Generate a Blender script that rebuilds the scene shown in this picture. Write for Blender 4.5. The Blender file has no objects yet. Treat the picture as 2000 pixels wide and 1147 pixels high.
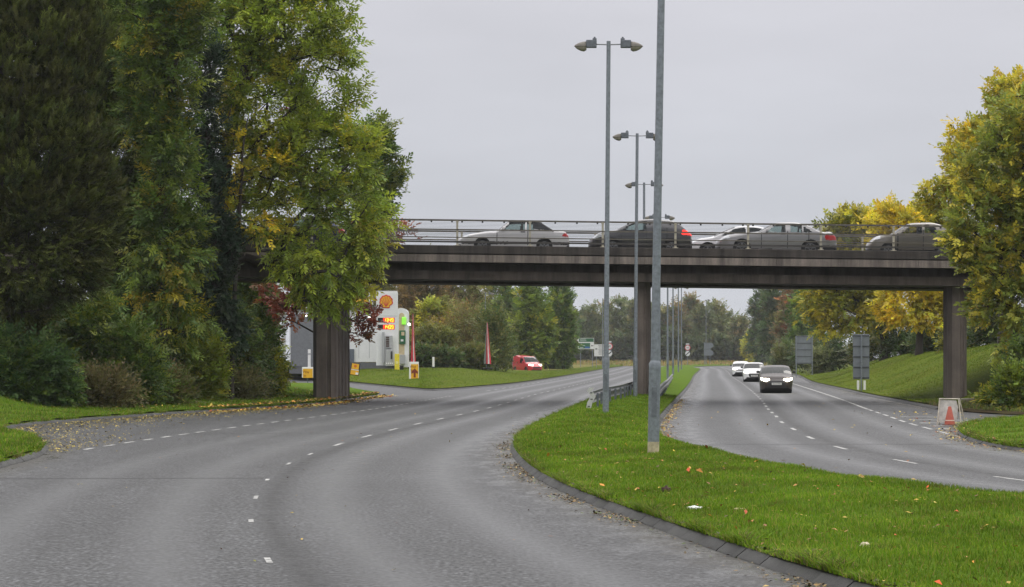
import bpy, bmesh, math, random
import numpy as np
R = math.radians
scene = bpy.context.scene
COL = scene.collection

# ------------------------------------------------------------------ camera, sky, sun, exposure
F = 5200.0            # focal length in photo pixels (photo 2000 x 1147)
CAMH = 1.9            # eye height
HOR = 698.0           # horizon row
cam_data = bpy.data.cameras.new("camera")
cam = bpy.data.objects.new("camera", cam_data); COL.objects.link(cam)
cam_data.sensor_width = 36.0
cam_data.sensor_fit = 'HORIZONTAL'
cam_data.lens = 36.0 * F / 2000.0
cam_data.shift_y = (HOR - 573.5) / 2000.0
cam_data.clip_end = 5000
cam.location = (0, 0, CAMH)
cam.rotation_euler = (R(90), 0, 0)
scene.camera = cam

SUN_EL, SUN_AZ = R(52), R(25)         # veiled sun beyond the bridge, to the right
world = bpy.data.worlds.new("World"); scene.world = world
world.use_nodes = True
nt = world.node_tree; nt.nodes.clear()
out = nt.nodes.new('ShaderNodeOutputWorld'); bg = nt.nodes.new('ShaderNodeBackground')
sky = nt.nodes.new('ShaderNodeTexSky'); sky.sky_type = 'NISHITA'; sky.sun_disc = False
sky.sun_elevation = SUN_EL; sky.sun_rotation = SUN_AZ
tc = nt.nodes.new('ShaderNodeTexCoord'); sep = nt.nodes.new('ShaderNodeSeparateXYZ')
nt.links.new(tc.outputs['Generated'], sep.inputs[0])
ramp = nt.nodes.new('ShaderNodeValToRGB')
els = ramp.color_ramp.elements
els[0].position = 0.0; els[0].color = (.575, .60, .655, 1)
els[1].position = 1.0; els[1].color = (2.45, 2.40, 2.38, 1)
e = els.new(.06); e.color = (.595, .612, .668, 1)
e = els.new(.14); e.color = (.668, .664, .714, 1)
e = els.new(.35); e.color = (1.3, 1.27, 1.28, 1)
nt.links.new(sep.outputs['Z'], ramp.inputs[0])
mp = nt.nodes.new('ShaderNodeMapping'); mp.inputs['Scale'].default_value = (5, 5, 22)
nt.links.new(tc.outputs['Generated'], mp.inputs[0])
noi = nt.nodes.new('ShaderNodeTexNoise'); noi.inputs['Scale'].default_value = 1.0; noi.inputs['Detail'].default_value = 4
nt.links.new(mp.outputs[0], noi.inputs['Vector'])
mr = nt.nodes.new('ShaderNodeMapRange'); mr.inputs['To Min'].default_value = 9.0; mr.inputs['To Max'].default_value = 10.8
mr.inputs['From Min'].default_value = .25; mr.inputs['From Max'].default_value = .75
nt.links.new(noi.outputs['Fac'], mr.inputs[0])
sc_ = nt.nodes.new('ShaderNodeVectorMath'); sc_.operation = 'SCALE'
nt.links.new(ramp.outputs[0], sc_.inputs[0]); nt.links.new(mr.outputs[0], sc_.inputs['Scale'])
mixw = nt.nodes.new('ShaderNodeMix'); mixw.data_type = 'RGBA'; mixw.inputs[0].default_value = .96
nt.links.new(sky.outputs[0], mixw.inputs[6]); nt.links.new(sc_.outputs[0], mixw.inputs[7])
bg.inputs['Strength'].default_value = .1
nt.links.new(mixw.outputs[2], bg.inputs['Color']); nt.links.new(bg.outputs[0], out.inputs[0])

sd = bpy.data.lights.new("sun", 'SUN'); sd.energy = .5; sd.angle = R(18); sd.color = (1, .96, .9)
so = bpy.data.objects.new("sun", sd); COL.objects.link(so)
so.rotation_euler = (R(90) - SUN_EL, 0, math.pi - SUN_AZ)

scene.view_settings.view_transform = 'Standard'; scene.view_settings.look = 'None'
scene.view_settings.exposure = 0.0; scene.view_settings.gamma = 1.0
scene.render.engine = 'CYCLES'
cy = scene.cycles
cy.use_denoising = True
cy.max_bounces = 6; cy.diffuse_bounces = 4; cy.glossy_bounces = 2; cy.transmission_bounces = 3
cy.transparent_max_bounces = 10; cy.volume_bounces = 0
cy.caustics_reflective = False; cy.caustics_refractive = False

# ------------------------------------------------------------------ helpers
def G(px, py, z=0.0):
    d = F * (CAMH - z) / (py - HOR)
    return ((px - 1000) / F * d, d)
def X(px, d): return (px - 1000) / F * d
def Z(py, d): return CAMH + (HOR - py) / F * d

def tag(o, label=None, cat=None, group=None, kind=None):
    if label: o['label'] = label
    if cat: o['category'] = cat
    if group: o['group'] = group
    if kind: o['kind'] = kind
    return o
def thing(name, label, cat, loc=(0, 0, 0), rz=0, group=None, ry=0):
    o = bpy.data.objects.new(name, None); COL.objects.link(o)
    o.empty_display_size = .2
    o.location = loc; o.rotation_euler = (0, ry, rz)
    return tag(o, label, cat, group)
def copy_tree(o, parent=None):
    c = o.copy(); COL.objects.link(c); c.parent = parent
    for ch in list(o.children): copy_tree(ch, c)
    return c

class MB:
    def __init__(s): s.v = []; s.f = []
    def quad(s, a, b, c, d):
        n = len(s.v); s.v += [a, b, c, d]; s.f.append((n, n+1, n+2, n+3)); return s
    def box(s, c, size, rz=0, taper=1.0):
        n = len(s.v); hx, hy, hz = size[0]/2, size[1]/2, size[2]/2
        ca, sa = math.cos(rz), math.sin(rz)
        for z, k in ((-hz, 1), (hz, taper)):
            for x, y in ((-hx, -hy), (hx, -hy), (hx, hy), (-hx, hy)):
                x *= k; y *= k
                s.v.append((c[0] + x*ca - y*sa, c[1] + x*sa + y*ca, c[2] + z))
        s.f += [(n+3, n+2, n+1, n), (n+4, n+5, n+6, n+7)] + [(n+i, n+(i+1) % 4, n+4+(i+1) % 4, n+4+i) for i in range(4)]
        return s
    def tube(s, pts, rad, n=10, cap=True):
        pts = [np.array(p, float) for p in pts]
        if not hasattr(rad, '__len__'): rad = [rad]*len(pts)
        base = len(s.v)
        for i, p in enumerate(pts):
            t = pts[min(i+1, len(pts)-1)] - pts[max(i-1, 0)]; t /= (np.linalg.norm(t)+1e-9)
            a = np.array((1, 0, 0)) if abs(t[0]) < .8 else np.array((0, 1, 0))
            u = np.cross(t, a); u /= np.linalg.norm(u); w = np.cross(t, u)
            for k in range(n):
                q = p + rad[i]*(math.cos(2*math.pi*k/n)*u + math.sin(2*math.pi*k/n)*w)
                s.v.append(tuple(q))
        for i in range(len(pts)-1):
            for k in range(n):
                a, b = base+i*n+k, base+i*n+(k+1) % n
                s.f.append((a, b, b+n, a+n))
        if cap:
            for i0, rev in ((base, True), (base+(len(pts)-1)*n, False)):
                c = len(s.v); s.v += s.v[i0:i0+n]; f = tuple(range(c, c+n)); s.f.append(f[::-1] if rev else f)
        return s
    def prism(s, poly, fn0, fn1):
        """poly: list of 2-D points; fn0/fn1 map a 2-D point to the two end caps"""
        n = len(s.v); m = len(poly)
        s.v += [fn0(p) for p in poly] + [fn1(p) for p in poly]
        s.f.append(tuple(range(n, n+m))[::-1]); s.f.append(tuple(range(n+m, n+2*m)))
        for i in range(m):
            j = (i+1) % m; s.f.append((n+i, n+j, n+m+j, n+m+i))
        return s
    def build(s, name, mat, parent=None, smooth=False, bevel=0, loc=None):
        me = bpy.data.meshes.new(name); me.from_pydata([tuple(map(float, p)) for p in s.v], [], s.f)
        bm = bmesh.new(); bm.from_mesh(me)
        bmesh.ops.recalc_face_normals(bm, faces=bm.faces)
        if bevel: bmesh.ops.bevel(bm, geom=[e for e in bm.edges if len(e.link_faces) == 2 and e.calc_face_angle(0) > .6], offset=bevel, segments=2, affect='EDGES', profile=.5)
        bm.to_mesh(me); bm.free()
        if smooth: me.polygons.foreach_set('use_smooth', [True]*len(me.polygons))
        me.materials.append(mat)
        o = bpy.data.objects.new(name, me); COL.objects.link(o)
        if parent: o.parent = parent
        if loc: o.location = loc
        return o

def np_mesh(name, V, quads, mat, parent=None, colors=None, smooth=False, tris=False):
    """fast mesh from numpy arrays; quads (n,4) or (n,3); colors per face (n,3)"""
    k = quads.shape[1]; me = bpy.data.meshes.new(name)
    me.vertices.add(len(V)); me.vertices.foreach_set('co', np.asarray(V, np.float32).ravel())
    me.loops.add(len(quads)*k); me.loops.foreach_set('vertex_index', quads.astype(np.int32).ravel())
    me.polygons.add(len(quads)); me.polygons.foreach_set('loop_start', np.arange(0, len(quads)*k, k, dtype=np.int32))
    if smooth: me.polygons.foreach_set('use_smooth', np.ones(len(quads), bool))
    if colors is not None:
        at = me.color_attributes.new('Col', 'FLOAT_COLOR', 'CORNER')
        c = np.ones((len(quads), k, 4), np.float32); c[:, :, :3] = colors[:, None, :]
        at.data.foreach_set('color', c.ravel())
    me.update(calc_edges=True); me.validate()
    me.materials.append(mat)
    o = bpy.data.objects.new(name, me); COL.objects.link(o)
    if parent: o.parent = parent
    return o

def pchip(xs, ys):
    xs = np.array(xs, float); ys = np.array(ys, float)
    h = np.diff(xs); dl = np.diff(ys)/h; m = np.zeros(len(xs))
    for i in range(1, len(xs)-1):
        w = h[i-1]+h[i]; m[i] = (dl[i-1]*h[i] + dl[i]*h[i-1])/w
    m[0] = dl[0]; m[-1] = dl[-1]
    def f(x):
        x = np.asarray(x, float); i = np.clip(np.searchsorted(xs, x)-1, 0, len(h)-1)
        t = (x-xs[i])/h[i]; tt = np.clip(t, 0, 1)
        y = ((1+2*tt)*(1-tt)**2)*ys[i] + tt*(1-tt)**2*h[i]*m[i] + tt*tt*(3-2*tt)*ys[i+1] + tt*tt*(tt-1)*h[i]*m[i+1]
        return y + np.where(t < 0, t*h[i]*m[0], 0) + np.where(t > 1, (t-1)*h[i]*m[-1], 0)
    return f

# ------------------------------------------------------------------ materials
def nodes_of(name):
    m = bpy.data.materials.new(name); m.use_nodes = True
    t = m.node_tree; b = t.nodes['Principled BSDF']; return m, t, b
def N(t, typ, **kw):
    n = t.nodes.new(typ)
    for k, v in kw.items(): setattr(n, k, v)
    return n
def noise(t, scale, detail=5, rough=.6, coord='Object', stretch=None):
    tc = N(t, 'ShaderNodeTexCoord'); n = N(t, 'ShaderNodeTexNoise')
    n.inputs['Scale'].default_value = scale; n.inputs['Detail'].default_value = detail; n.inputs['Roughness'].default_value = rough
    if stretch:
        mp = N(t, 'ShaderNodeMapping'); mp.inputs['Scale'].default_value = stretch
        t.links.new(tc.outputs[coord], mp.inputs[0]); t.links.new(mp.outputs[0], n.inputs['Vector'])
    else: t.links.new(tc.outputs[coord], n.inputs['Vector'])
    return n.outputs['Fac']
def cramp(t, fac, stops):
    r = N(t, 'ShaderNodeValToRGB'); el = r.color_ramp.elements
    while len(el) > 1: el.remove(el[-1])
    el[0].position = stops[0][0]; el[0].color = (*stops[0][1], 1)
    for p, c in stops[1:]:
        e = el.new(p); e.color = (*c, 1)
    t.links.new(fac, r.inputs[0]); return r.outputs[0]
def framp(t, fac, a, b, c, d):
    r = N(t, 'ShaderNodeMapRange'); t.links.new(fac, r.inputs[0])
    for i, v in zip(('From Min', 'From Max', 'To Min', 'To Max'), (a, b, c, d)): r.inputs[i].default_value = v
    return r.outputs[0]
def mixc(t, fac, a, b, mode='MIX'):
    m = N(t, 'ShaderNodeMix', data_type='RGBA', blend_type=mode)
    if isinstance(fac, (int, float)): m.inputs[0].default_value = fac
    else: t.links.new(fac, m.inputs[0])
    for i, v in ((6, a), (7, b)):
        if isinstance(v, tuple): m.inputs[i].default_value = (*v, 1)
        else: t.links.new(v, m.inputs[i])
    return m.outputs[2]
def bump(t, b, fac, strength, dist=.02):
    n = N(t, 'ShaderNodeBump'); n.inputs['Strength'].default_value = strength; n.inputs['Distance'].default_value = dist
    t.links.new(fac, n.inputs['Height']); t.links.new(n.outputs[0], b.inputs['Normal'])
def mat(name, col, rough=.6, metal=0., var=.15, scale=6., bmp=0., spec=None, coat=0., stretch=None):
    m, t, b = nodes_of(name)
    f = noise(t, scale, 6, .65, stretch=stretch)
    lo = tuple(c*(1-var) for c in col); hi = tuple(min(1, c*(1+var)) for c in col)
    t.links.new(cramp(t, f, [(.3, lo), (.7, hi)]), b.inputs['Base Color'])
    b.inputs['Roughness'].default_value = rough; b.inputs['Metallic'].default_value = metal
    if spec is not None: b.inputs['Specular IOR Level'].default_value = spec
    if coat: b.inputs['Coat Weight'].default_value = coat; b.inputs['Coat Roughness'].default_value = .06
    if bmp: bump(t, b, f, bmp)
    return m
def emit(name, col, strength):
    m, t, b = nodes_of(name)
    b.inputs['Base Color'].default_value = (*col, 1); b.inputs['Emission Color'].default_value = (*col, 1); b.inputs['Emission Strength'].default_value = strength
    return m
def glass(name, tint=(.72, .82, .80), dark=.25):
    m, t, b = nodes_of(name); o = t.nodes['Material Output']
    tr = N(t, 'ShaderNodeBsdfTransparent'); tr.inputs[0].default_value = (*tint, 1)
    b.inputs['Base Color'].default_value = (.02, .025, .025, 1); b.inputs['Roughness'].default_value = .03
    fr = N(t, 'ShaderNodeFresnel'); fr.inputs[0].default_value = 1.5
    mx = N(t, 'ShaderNodeMixShader'); f2 = framp(t, fr.outputs[0], 0, 1, dark, 1)
    t.links.new(f2, mx.inputs[0]); t.links.new(tr.outputs[0], mx.inputs[1]); t.links.new(b.outputs[0], mx.inputs[2])
    t.links.new(mx.outputs[0], o.inputs[0]); return m
def leafmat(name, trans=.3, rough=.5, spec=.35):
    m, t, b = nodes_of(name); o = t.nodes['Material Output']
    at = N(t, 'ShaderNodeVertexColor', layer_name='Col')
    t.links.new(at.outputs[0], b.inputs['Base Color']); b.inputs['Roughness'].default_value = rough; b.inputs['Specular IOR Level'].default_value = spec
    if trans:
        tl = N(t, 'ShaderNodeBsdfTranslucent'); t.links.new(at.outputs[0], tl.inputs[0])
        mx = N(t, 'ShaderNodeMixShader'); mx.inputs[0].default_value = trans
        t.links.new(b.outputs[0], mx.inputs[1]); t.links.new(tl.outputs[0], mx.inputs[2]); t.links.new(mx.outputs[0], o.inputs[0])
    return m
M_LEAF = leafmat('leaf', .40, .42, .32)
M_NEEDLE = leafmat('needle', .2, .6, .08)
M_GRASS = leafmat('grass_blade', .35, .6, .06)
M_LITTER = leafmat('leaf_litter', .05, .6, .3)
M_BARK = mat('bark', (.035, .028, .022), .9, var=.5, scale=9, bmp=.5, stretch=(3, 3, .6))
M_BARK_GREY = mat('grey_bark', (.07, .065, .055), .9, var=.4, scale=9, bmp=.5, stretch=(3, 3, .6))
M_GALV = mat('galvanised_steel', (.20, .225, .25), .5, .35, var=.3, scale=14)
M_GALV_D = mat('dull_galvanised_steel', (.13, .145, .165), .55, .3, var=.3, scale=12)
M_STAIN = mat('stained_steel', (.42, .36, .24), .7, .0, var=.35, scale=10)
M_DARK = mat('dark_plastic', (.016, .016, .018), .5)
M_TYRE = mat('tyre_rubber', (.012, .012, .013), .75)
M_ALLOY = mat('alloy', (.13, .135, .14), .4, .5)
M_WHITE = mat('white_paint', (.78, .78, .77), .5, var=.05)
M_SIGNGREY = mat('sign_back_grey', (.17, .19, .21), .55, .2, var=.12, scale=3)

def grass_ground(name, c1, c2, c3, scale=2.):
    m, t, b = nodes_of(name)
    a = noise(t, scale*.25, 4, .6); c = noise(t, scale*9, 6, .75)
    base = cramp(t, a, [(.3, c1), (.55, c2), (.75, c3)])
    var = cramp(t, c, [(.3, (.45, .45, .45)), (.7, (1.5, 1.5, 1.4))])
    t.links.new(mixc(t, 1.0, base, var, 'MULTIPLY'), b.inputs['Base Color'])
    b.inputs['Roughness'].default_value = .95; b.inputs['Specular IOR Level'].default_value = .04
    bump(t, b, c, .7, .04); return m
M_TURF = grass_ground('verge_turf', (.070, .125, .010), (.085, .145, .012), (.115, .150, .022))
M_TURF_FAR = grass_ground('bank_turf', (.064, .102, .008), (.090, .118, .010), (.122, .120, .022), .8)
M_TURF_DRY = grass_ground('dry_turf', (.10, .11, .025), (.16, .14, .045), (.08, .11, .02), .6)
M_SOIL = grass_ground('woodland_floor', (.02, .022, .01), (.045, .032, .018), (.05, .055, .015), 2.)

def asphalt(name, base=(.054, .0555, .058)):
    m, t, b = nodes_of(name)
    at = N(t, 'ShaderNodeAttribute', attribute_name='lat'); lat = at.outputs['Fac']
    at2 = N(t, 'ShaderNodeAttribute', attribute_name='edge'); edge = at2.outputs['Fac']
    big = noise(t, .22, 7, .7); streak = noise(t, .5, 5, .65, stretch=(1.6, .12, 1)); fine = noise(t, 3.6, 9, .82); mid = noise(t, 3.2, 6, .7)
    grain = noise(t, 21, 2, .6, stretch=(1, .5, 1))
    # wheel tracks: polished bands at +-0.85 m from each lane's middle
    def band(c, w):
        s1 = N(t, 'ShaderNodeMath', operation='SUBTRACT'); t.links.new(lat, s1.inputs[0]); s1.inputs[1].default_value = c
        ab = N(t, 'ShaderNodeMath', operation='ABSOLUTE'); t.links.new(s1.outputs[0], ab.inputs[0])
        return framp(t, ab.outputs[0], 0, w, 1, 0)
    tr = None
    for c in (-2.75, -1.0, 1.0, 2.75):
        o = band(c, .55)
        if tr is None: tr = o
        else:
            ad = N(t, 'ShaderNodeMath', operation='MAXIMUM'); t.links.new(tr, ad.inputs[0]); t.links.new(o, ad.inputs[1]); tr = ad.outputs[0]
    seam = band(.24, .26)
    col = cramp(t, big, [(.3, tuple(c*.85 for c in base)), (.7, tuple(c*1.15 for c in base))])
    col = mixc(t, 1.0, col, cramp(t, streak, [(.3, (.8, .8, .8)), (.7, (1.2, 1.2, 1.2))]), 'MULTIPLY')
    col = mixc(t, 1.0, col, cramp(t, fine, [(.40, (.42, .42, .42)), (.5, (.95, .95, .95)), (.60, (1.7, 1.7, 1.7))]), 'MULTIPLY')
    col = mixc(t, 1.0, col, cramp(t, grain, [(.36, (.30, .30, .30)), (.5, (.88, .88, .88)), (.64, (1.85, 1.85, 1.85))]), 'MULTIPLY')
    mt = N(t, 'ShaderNodeMath', operation='MULTIPLY'); t.links.new(tr, mt.inputs[0]); mt.inputs[1].default_value = .55
    col = mixc(t, mt.outputs[0], col, tuple(c*1.75 for c in base))
    ms = N(t, 'ShaderNodeMath', operation='MULTIPLY'); t.links.new(seam, ms.inputs[0]); t.links.new(framp(t, mid, .33, .55, .25, .95), ms.inputs[1])
    col = mixc(t, ms.outputs[0], col, tuple(c*.30 for c in base))
    # silt and mud against the kerbs (edge = metres to the nearest kerb)
    en = N(t, 'ShaderNodeMath', operation='ADD'); t.links.new(edge, en.inputs[0]); t.links.new(framp(t, mid, .3, .7, -.35, .35), en.inputs[1])
    mud = framp(t, en.outputs[0], .1, .7, .75, 0)
    col = mixc(t, mud, col, (.045, .040, .030))
    t.links.new(col, b.inputs['Base Color'])
    # wetness: damp everywhere, shining film in patches near the kerb
    wet = framp(t, en.outputs[0], .2, 1.3, 1, 0)
    pat = framp(t, noise(t, 1.3, 7, .7, stretch=(2.0, .6, 1)), .47, .60, 0, 1)
    wm = N(t, 'ShaderNodeMath', operation='MULTIPLY'); t.links.new(wet, wm.inputs[0]); t.links.new(pat, wm.inputs[1])
    r1_ = framp(t, fine, .36, .64, .40, .74)
    sb = N(t, 'ShaderNodeMath', operation='MULTIPLY_ADD'); t.links.new(tr, sb.inputs[0]); sb.inputs[1].default_value = -.13; t.links.new(r1_, sb.inputs[2]); r0 = sb.outputs[0]
    mr_ = N(t, 'ShaderNodeMix', data_type='FLOAT'); t.links.new(wm.outputs[0], mr_.inputs[0]); t.links.new(r0, mr_.inputs[2]); mr_.inputs[3].default_value = .16
    t.links.new(mr_.outputs[0], b.inputs['Roughness'])
    b.inputs['Specular IOR Level'].default_value = .30
    bump(t, b, fine, .9, .03); return m
M_ASPHALT = asphalt('asphalt')
def wornpaint():
    m, t, b = nodes_of('worn_road_paint')
    w = framp(t, noise(t, 5, 8, .75), .40, .52, 0, 1)
    t.links.new(mixc(t, w, (.09, .09, .088), cramp(t, noise(t, 1.2, 4), [(.3, (.32, .32, .31)), (.7, (.52, .52, .50))])), b.inputs['Base Color']); b.inputs['Roughness'].default_value = .6
    return m
M_PAINT = wornpaint()
def concrete(name, base, streak=.5):
    m, t, b = nodes_of(name)
    a = noise(t, .9, 6, .65); s = noise(t, 1.0, 5, .7, stretch=(2.2, 2.2, .22)); f = noise(t, 30, 4, .7)
    col = cramp(t, a, [(.3, tuple(c*.75 for c in base)), (.7, tuple(c*1.25 for c in base))])
    col = mixc(t, 1., col, cramp(t, s, [(.32, (1-streak,)*3), (.62, (1.1, 1.08, 1.05))]), 'MULTIPLY')
    col = mixc(t, 1., col, cramp(t, f, [(.3, (.85,)*3), (.7, (1.15,)*3)]), 'MULTIPLY')
    t.links.new(col, b.inputs['Base Color']); b.inputs['Roughness'].default_value = .85
    bump(t, b, f, .25, .01); return m
M_CONC = concrete('weathered_concrete', (.215, .185, .165), .68)
M_CONC_PIER = concrete('pier_concrete', (.165, .138, .122), .35)
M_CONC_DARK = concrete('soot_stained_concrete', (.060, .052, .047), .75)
def kerbmat():
    m, t, b = nodes_of('kerb_stone')
    at = N(t, 'ShaderNodeAttribute', attribute_name='along')
    md = N(t, 'ShaderNodeMath', operation='FRACT'); dv = N(t, 'ShaderNodeMath', operation='DIVIDE'); t.links.new(at.outputs['Fac'], dv.inputs[0]); dv.inputs[1].default_value = .915
    t.links.new(dv.outputs[0], md.inputs[0])
    j = framp(t, md.outputs[0], .0, .03, 1, 0)
    n = noise(t, 3, 6, .7)
    col = cramp(t, n, [(.3, (.020, .020, .020)), (.55, (.040, .040, .039)), (.75, (.035, .042, .02))])
    tn = N(t, 'ShaderNodeAttribute', attribute_name='tone'); col = mixc(t, 1., col, cramp(t, framp(t, tn.outputs['Fac'], -1, 1, 0, 1), [(0, (.70,)*3), (1, (1.25, 1.24, 1.20))]), 'MULTIPLY')
    t.links.new(mixc(t, j, col, (.012, .012, .010)), b.inputs['Base Color']); b.inputs['Roughness'].default_value = .6
    bump(t, b, noise(t, 18, 6, .8), .9, .02); return m
M_KERB = kerbmat()

# ------------------------------------------------------------------ the lines of the road (x as a function of distance d)
Lm = pchip([10, 16, 22, 26.2, 30.7, 35.7, 41.7, 48.9, 57.4, 65, 77.8, 96.9, 113, 136, 162, 200, 260, 340, 449, 520, 560, 600],
           [5.4, 3.75, 2.62, 2.01, 1.47, .89, .40, .09, .0, .25, .95, 2.2, 3.3, 4.95, 6.7, 9.2, 13.2, 18.4, 25, 30, 36, 46])
LaneL = pchip([10, 18, 24.9, 30.9, 36.2, 47.3, 56.8, 67.2, 73.7, 82.3, 94, 137, 162, 200, 260, 340, 449, 520, 560, 600],
              [.6, -1.2, -2.28, -3.03, -3.48, -3.98, -3.82, -3.3, -2.86, -2.18, -1.27, 1.25, 3.0, 5.6, 9.6, 14.8, 21.2, 26, 31, 39])
Rm = pchip([10, 22, 28, 31.4, 37.8, 43, 50, 56, 63, 70.6, 78, 87, 95, 116, 154, 200, 267, 340, 412, 520, 560, 600],
           [21, 11, 7.9, 6.4, 4.75, 4.05, 3.55, 3.4, 3.5, 3.9, 4.35, 5.0, 5.6, 7.2, 10.1, 13.5, 18.3, 23.8, 29.2, 36.5, 43, 55])
LaneR = pchip([10, 22, 30, 41.3, 48.4, 55.8, 62.9, 70.6, 77.8, 86.7, 95, 116, 154, 200, 267, 340, 412, 520, 560, 600],
              [24, 14.6, 10.8, 7.83, 7.15, 6.88, 7.04, 7.45, 7.88, 8.58, 9.19, 10.9, 13.8, 17.2, 22, 27.6, 32.9, 41, 48, 60])
EdgeR = lambda d: LaneR(d) + 3.62
Re = pchip([96, 104, 128, 152, 183, 267, 380, 549, 600], [15.4, 15.9, 17.3, 19.0, 21.1, 28.7, 38, 49.6, 66])
Lk = pchip([10, 20, 46, 51, 53.7, 57, 61, 66, 69.5, 72.5, 81, 91.5, 104, 120.5, 131, 135, 139, 145, 155, 167, 190],
           [-8.2, -8.4, -8.8, -9.05, -9.4, -10.0, -10.9, -12.5, -13.2, -13.4, -12.5, -10.6, -8.05, -6.95, -6.5, -6.6, -7.2, -8, -9.2, -10.6, -17])
Rp = pchip([20, 30, 40, 50, 55, 61, 66.8, 72, 76, 79, 81], [25, 17, 12.6, 10.7, 10.2, 10.45, 11.2, 12.3, 13.6, 15.2, 18])

def grid_mesh(name, P, mat_, attrs=None, smooth=True):
    """P: (n,m,3) grid of points; attrs: dict name -> (n,m)"""
    n, m = P.shape[:2]; idx = np.arange(n*m).reshape(n, m)
    q = np.stack([idx[:-1, :-1], idx[:-1, 1:], idx[1:, 1:], idx[1:, :-1]], -1).reshape(-1, 4)
    o = np_mesh(name, P.reshape(-1, 3), q, mat_, smooth=smooth)
    for k, a in (attrs or {}).items():
        at = o.data.attributes.new(k, 'FLOAT', 'POINT'); at.data.foreach_set('value', np.asarray(a, np.float32).ravel())
    return o
def struct(o): o['kind'] = 'structure'; return o

def dsteps(a, b, fine=.5):
    ds = [a]
    while ds[-1] < b: ds.append(min(b, ds[-1] + max(fine, ds[-1]*.012)))
    return np.array(ds)

# the ground to the horizon
gs = np.linspace(-1000, 1000, 41)
gx, gy = np.meshgrid(gs, gs); ground = grid_mesh('ground', np.stack([gx, gy + 900, np.full_like(gx, -.3)], -1), M_TURF_FAR)
struct(ground)

def edge_dist(x, d):
    e = np.minimum(np.abs(x - Lm(d)), np.abs(x - Rm(d)))
    e = np.minimum(e, np.abs(x - np.where(d < 136, Lk(d), -99)))
    e = np.minimum(e, np.abs(x - np.where(d > 96, Re(d), np.where(d < 81, Rp(d), 99))))
    return e
ds = dsteps(8, 620)
def sheet(name, x0, x1, m, z, lane=None):
    t = np.linspace(0, 1, m)[None, :]
    xs = x0[:, None]*(1-t) + x1[:, None]*t; dd = np.repeat(ds[:, None], m, 1)
    lat = xs - lane[:, None] if lane is not None else np.full_like(xs, 100.)
    return struct(grid_mesh(name, np.stack([xs, dd, np.full_like(xs, z)], -1), M_ASPHALT, dict(lat=lat, edge=edge_dist(xs, dd))))
sheet('road', np.full(len(ds), -60.), Re(np.maximum(ds, 96)) + 22, 110, -.006)
sheet('carriageway', LaneL(ds) - 7.2, Lm(ds) + .25, 40, 0, LaneL(ds))
sheet('carriageway', Rm(ds) - .25, EdgeR(ds) + .6, 34, 0, LaneR(ds))

# painted lines
def stripe(mb, fn, d0, d1, w, z=.005, n=4):
    dd = np.linspace(d0, d1, n)
    for a, b in zip(dd[:-1], dd[1:]):
        mb.quad((fn(a)-w/2, a, z), (fn(a)+w/2, a, z), (fn(b)+w/2, b, z), (fn(b)-w/2, b, z))
mk = MB()
for y0, y1 in ((1100, 1090), (1021, 1015), (975, 969), (939, 936), (908, 904.5), (889, 886)):          # worn marks nearest the camera
    stripe(mk, LaneL, F*CAMH/(y0-HOR), F*CAMH/(y1-HOR), .06)
d = 57.
while d < 300: stripe(mk, LaneL, d, d+2, .09); d += 6
LayEdge = lambda d: LaneL(d) - np.interp(d, [50, 55, 72, 94, 125, 150], [4.7, 4.9, 4.55, 4.1, 3.9, 3.7])
d = 54.6
while d < 131: stripe(mk, LayEdge, d, d+1.05, .11); d += 2.08
d = 150
while d < 300: stripe(mk, lambda d: LaneL(d)-3.6, d, d+3, .10); d += 6
for y, h in ((937.0, 5), (902, 3.6), (875, 2.6)): dd = F*CAMH/(y-HOR); stripe(mk, LaneR, dd-1.0, dd+1.0, .085)
d = 61.8
while d < 420: stripe(mk, LaneR, d, d+2, .10); d += 6 if d > 78 else 7.5
stripe(mk, EdgeR, 97, 420, .11, n=60)
d = 58
while d < 96: stripe(mk, EdgeR, d, d+2.4, .10); d += 4.0
for dd in (64.6, 67.2, 70.3, 73.4, 76.6, 80.4, 84.5):
    xa, xb = EdgeR(dd)+.35, min(EdgeR(dd)+3.2, 13.9 if dd > 72 else 12.9 if dd > 69 else 12.1)
    mk.quad((xa, dd, .005), (xb, dd-.5, .005), (xb, dd-.05, .005), (xa, dd+.45, .005))
struct(mk.build('road_markings', M_PAINT))
# sealed joints across the lanes and ragged patches of newer tarmac
tj = MB(); rj = random.Random(5)
def joint(x0, x1, d, w):
    n = 24; pts = [(x0+(x1-x0)*i/n, d + .03*rj.uniform(-1, 1) + .25*(i/n)) for i in range(n+1)]
    for (a, b), (c, e) in zip(pts[:-1], pts[1:]): tj.quad((a, b-w*rj.uniform(.3, .6), .003), (c, e-w*rj.uniform(.3, .6), .003), (c, e+w*.5, .003), (a, b+w*.5, .003))
joint(LaneL(41.7)-5.2, LaneL(41.7)-.1, 41.6, .10); joint(LaneR(86)-3.4, LaneR(86)-.2, 86, .16); joint(LaneL(66)-4.5, LaneL(66)-1.2, 66, .12); joint(LaneR(58)-2.6, LaneR(58)+3.3, 58, .12)
struct(tj.build('tar_joints', mat('bitumen_joint', (.030, .030, .031), .55, var=.4, scale=20)))

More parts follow.
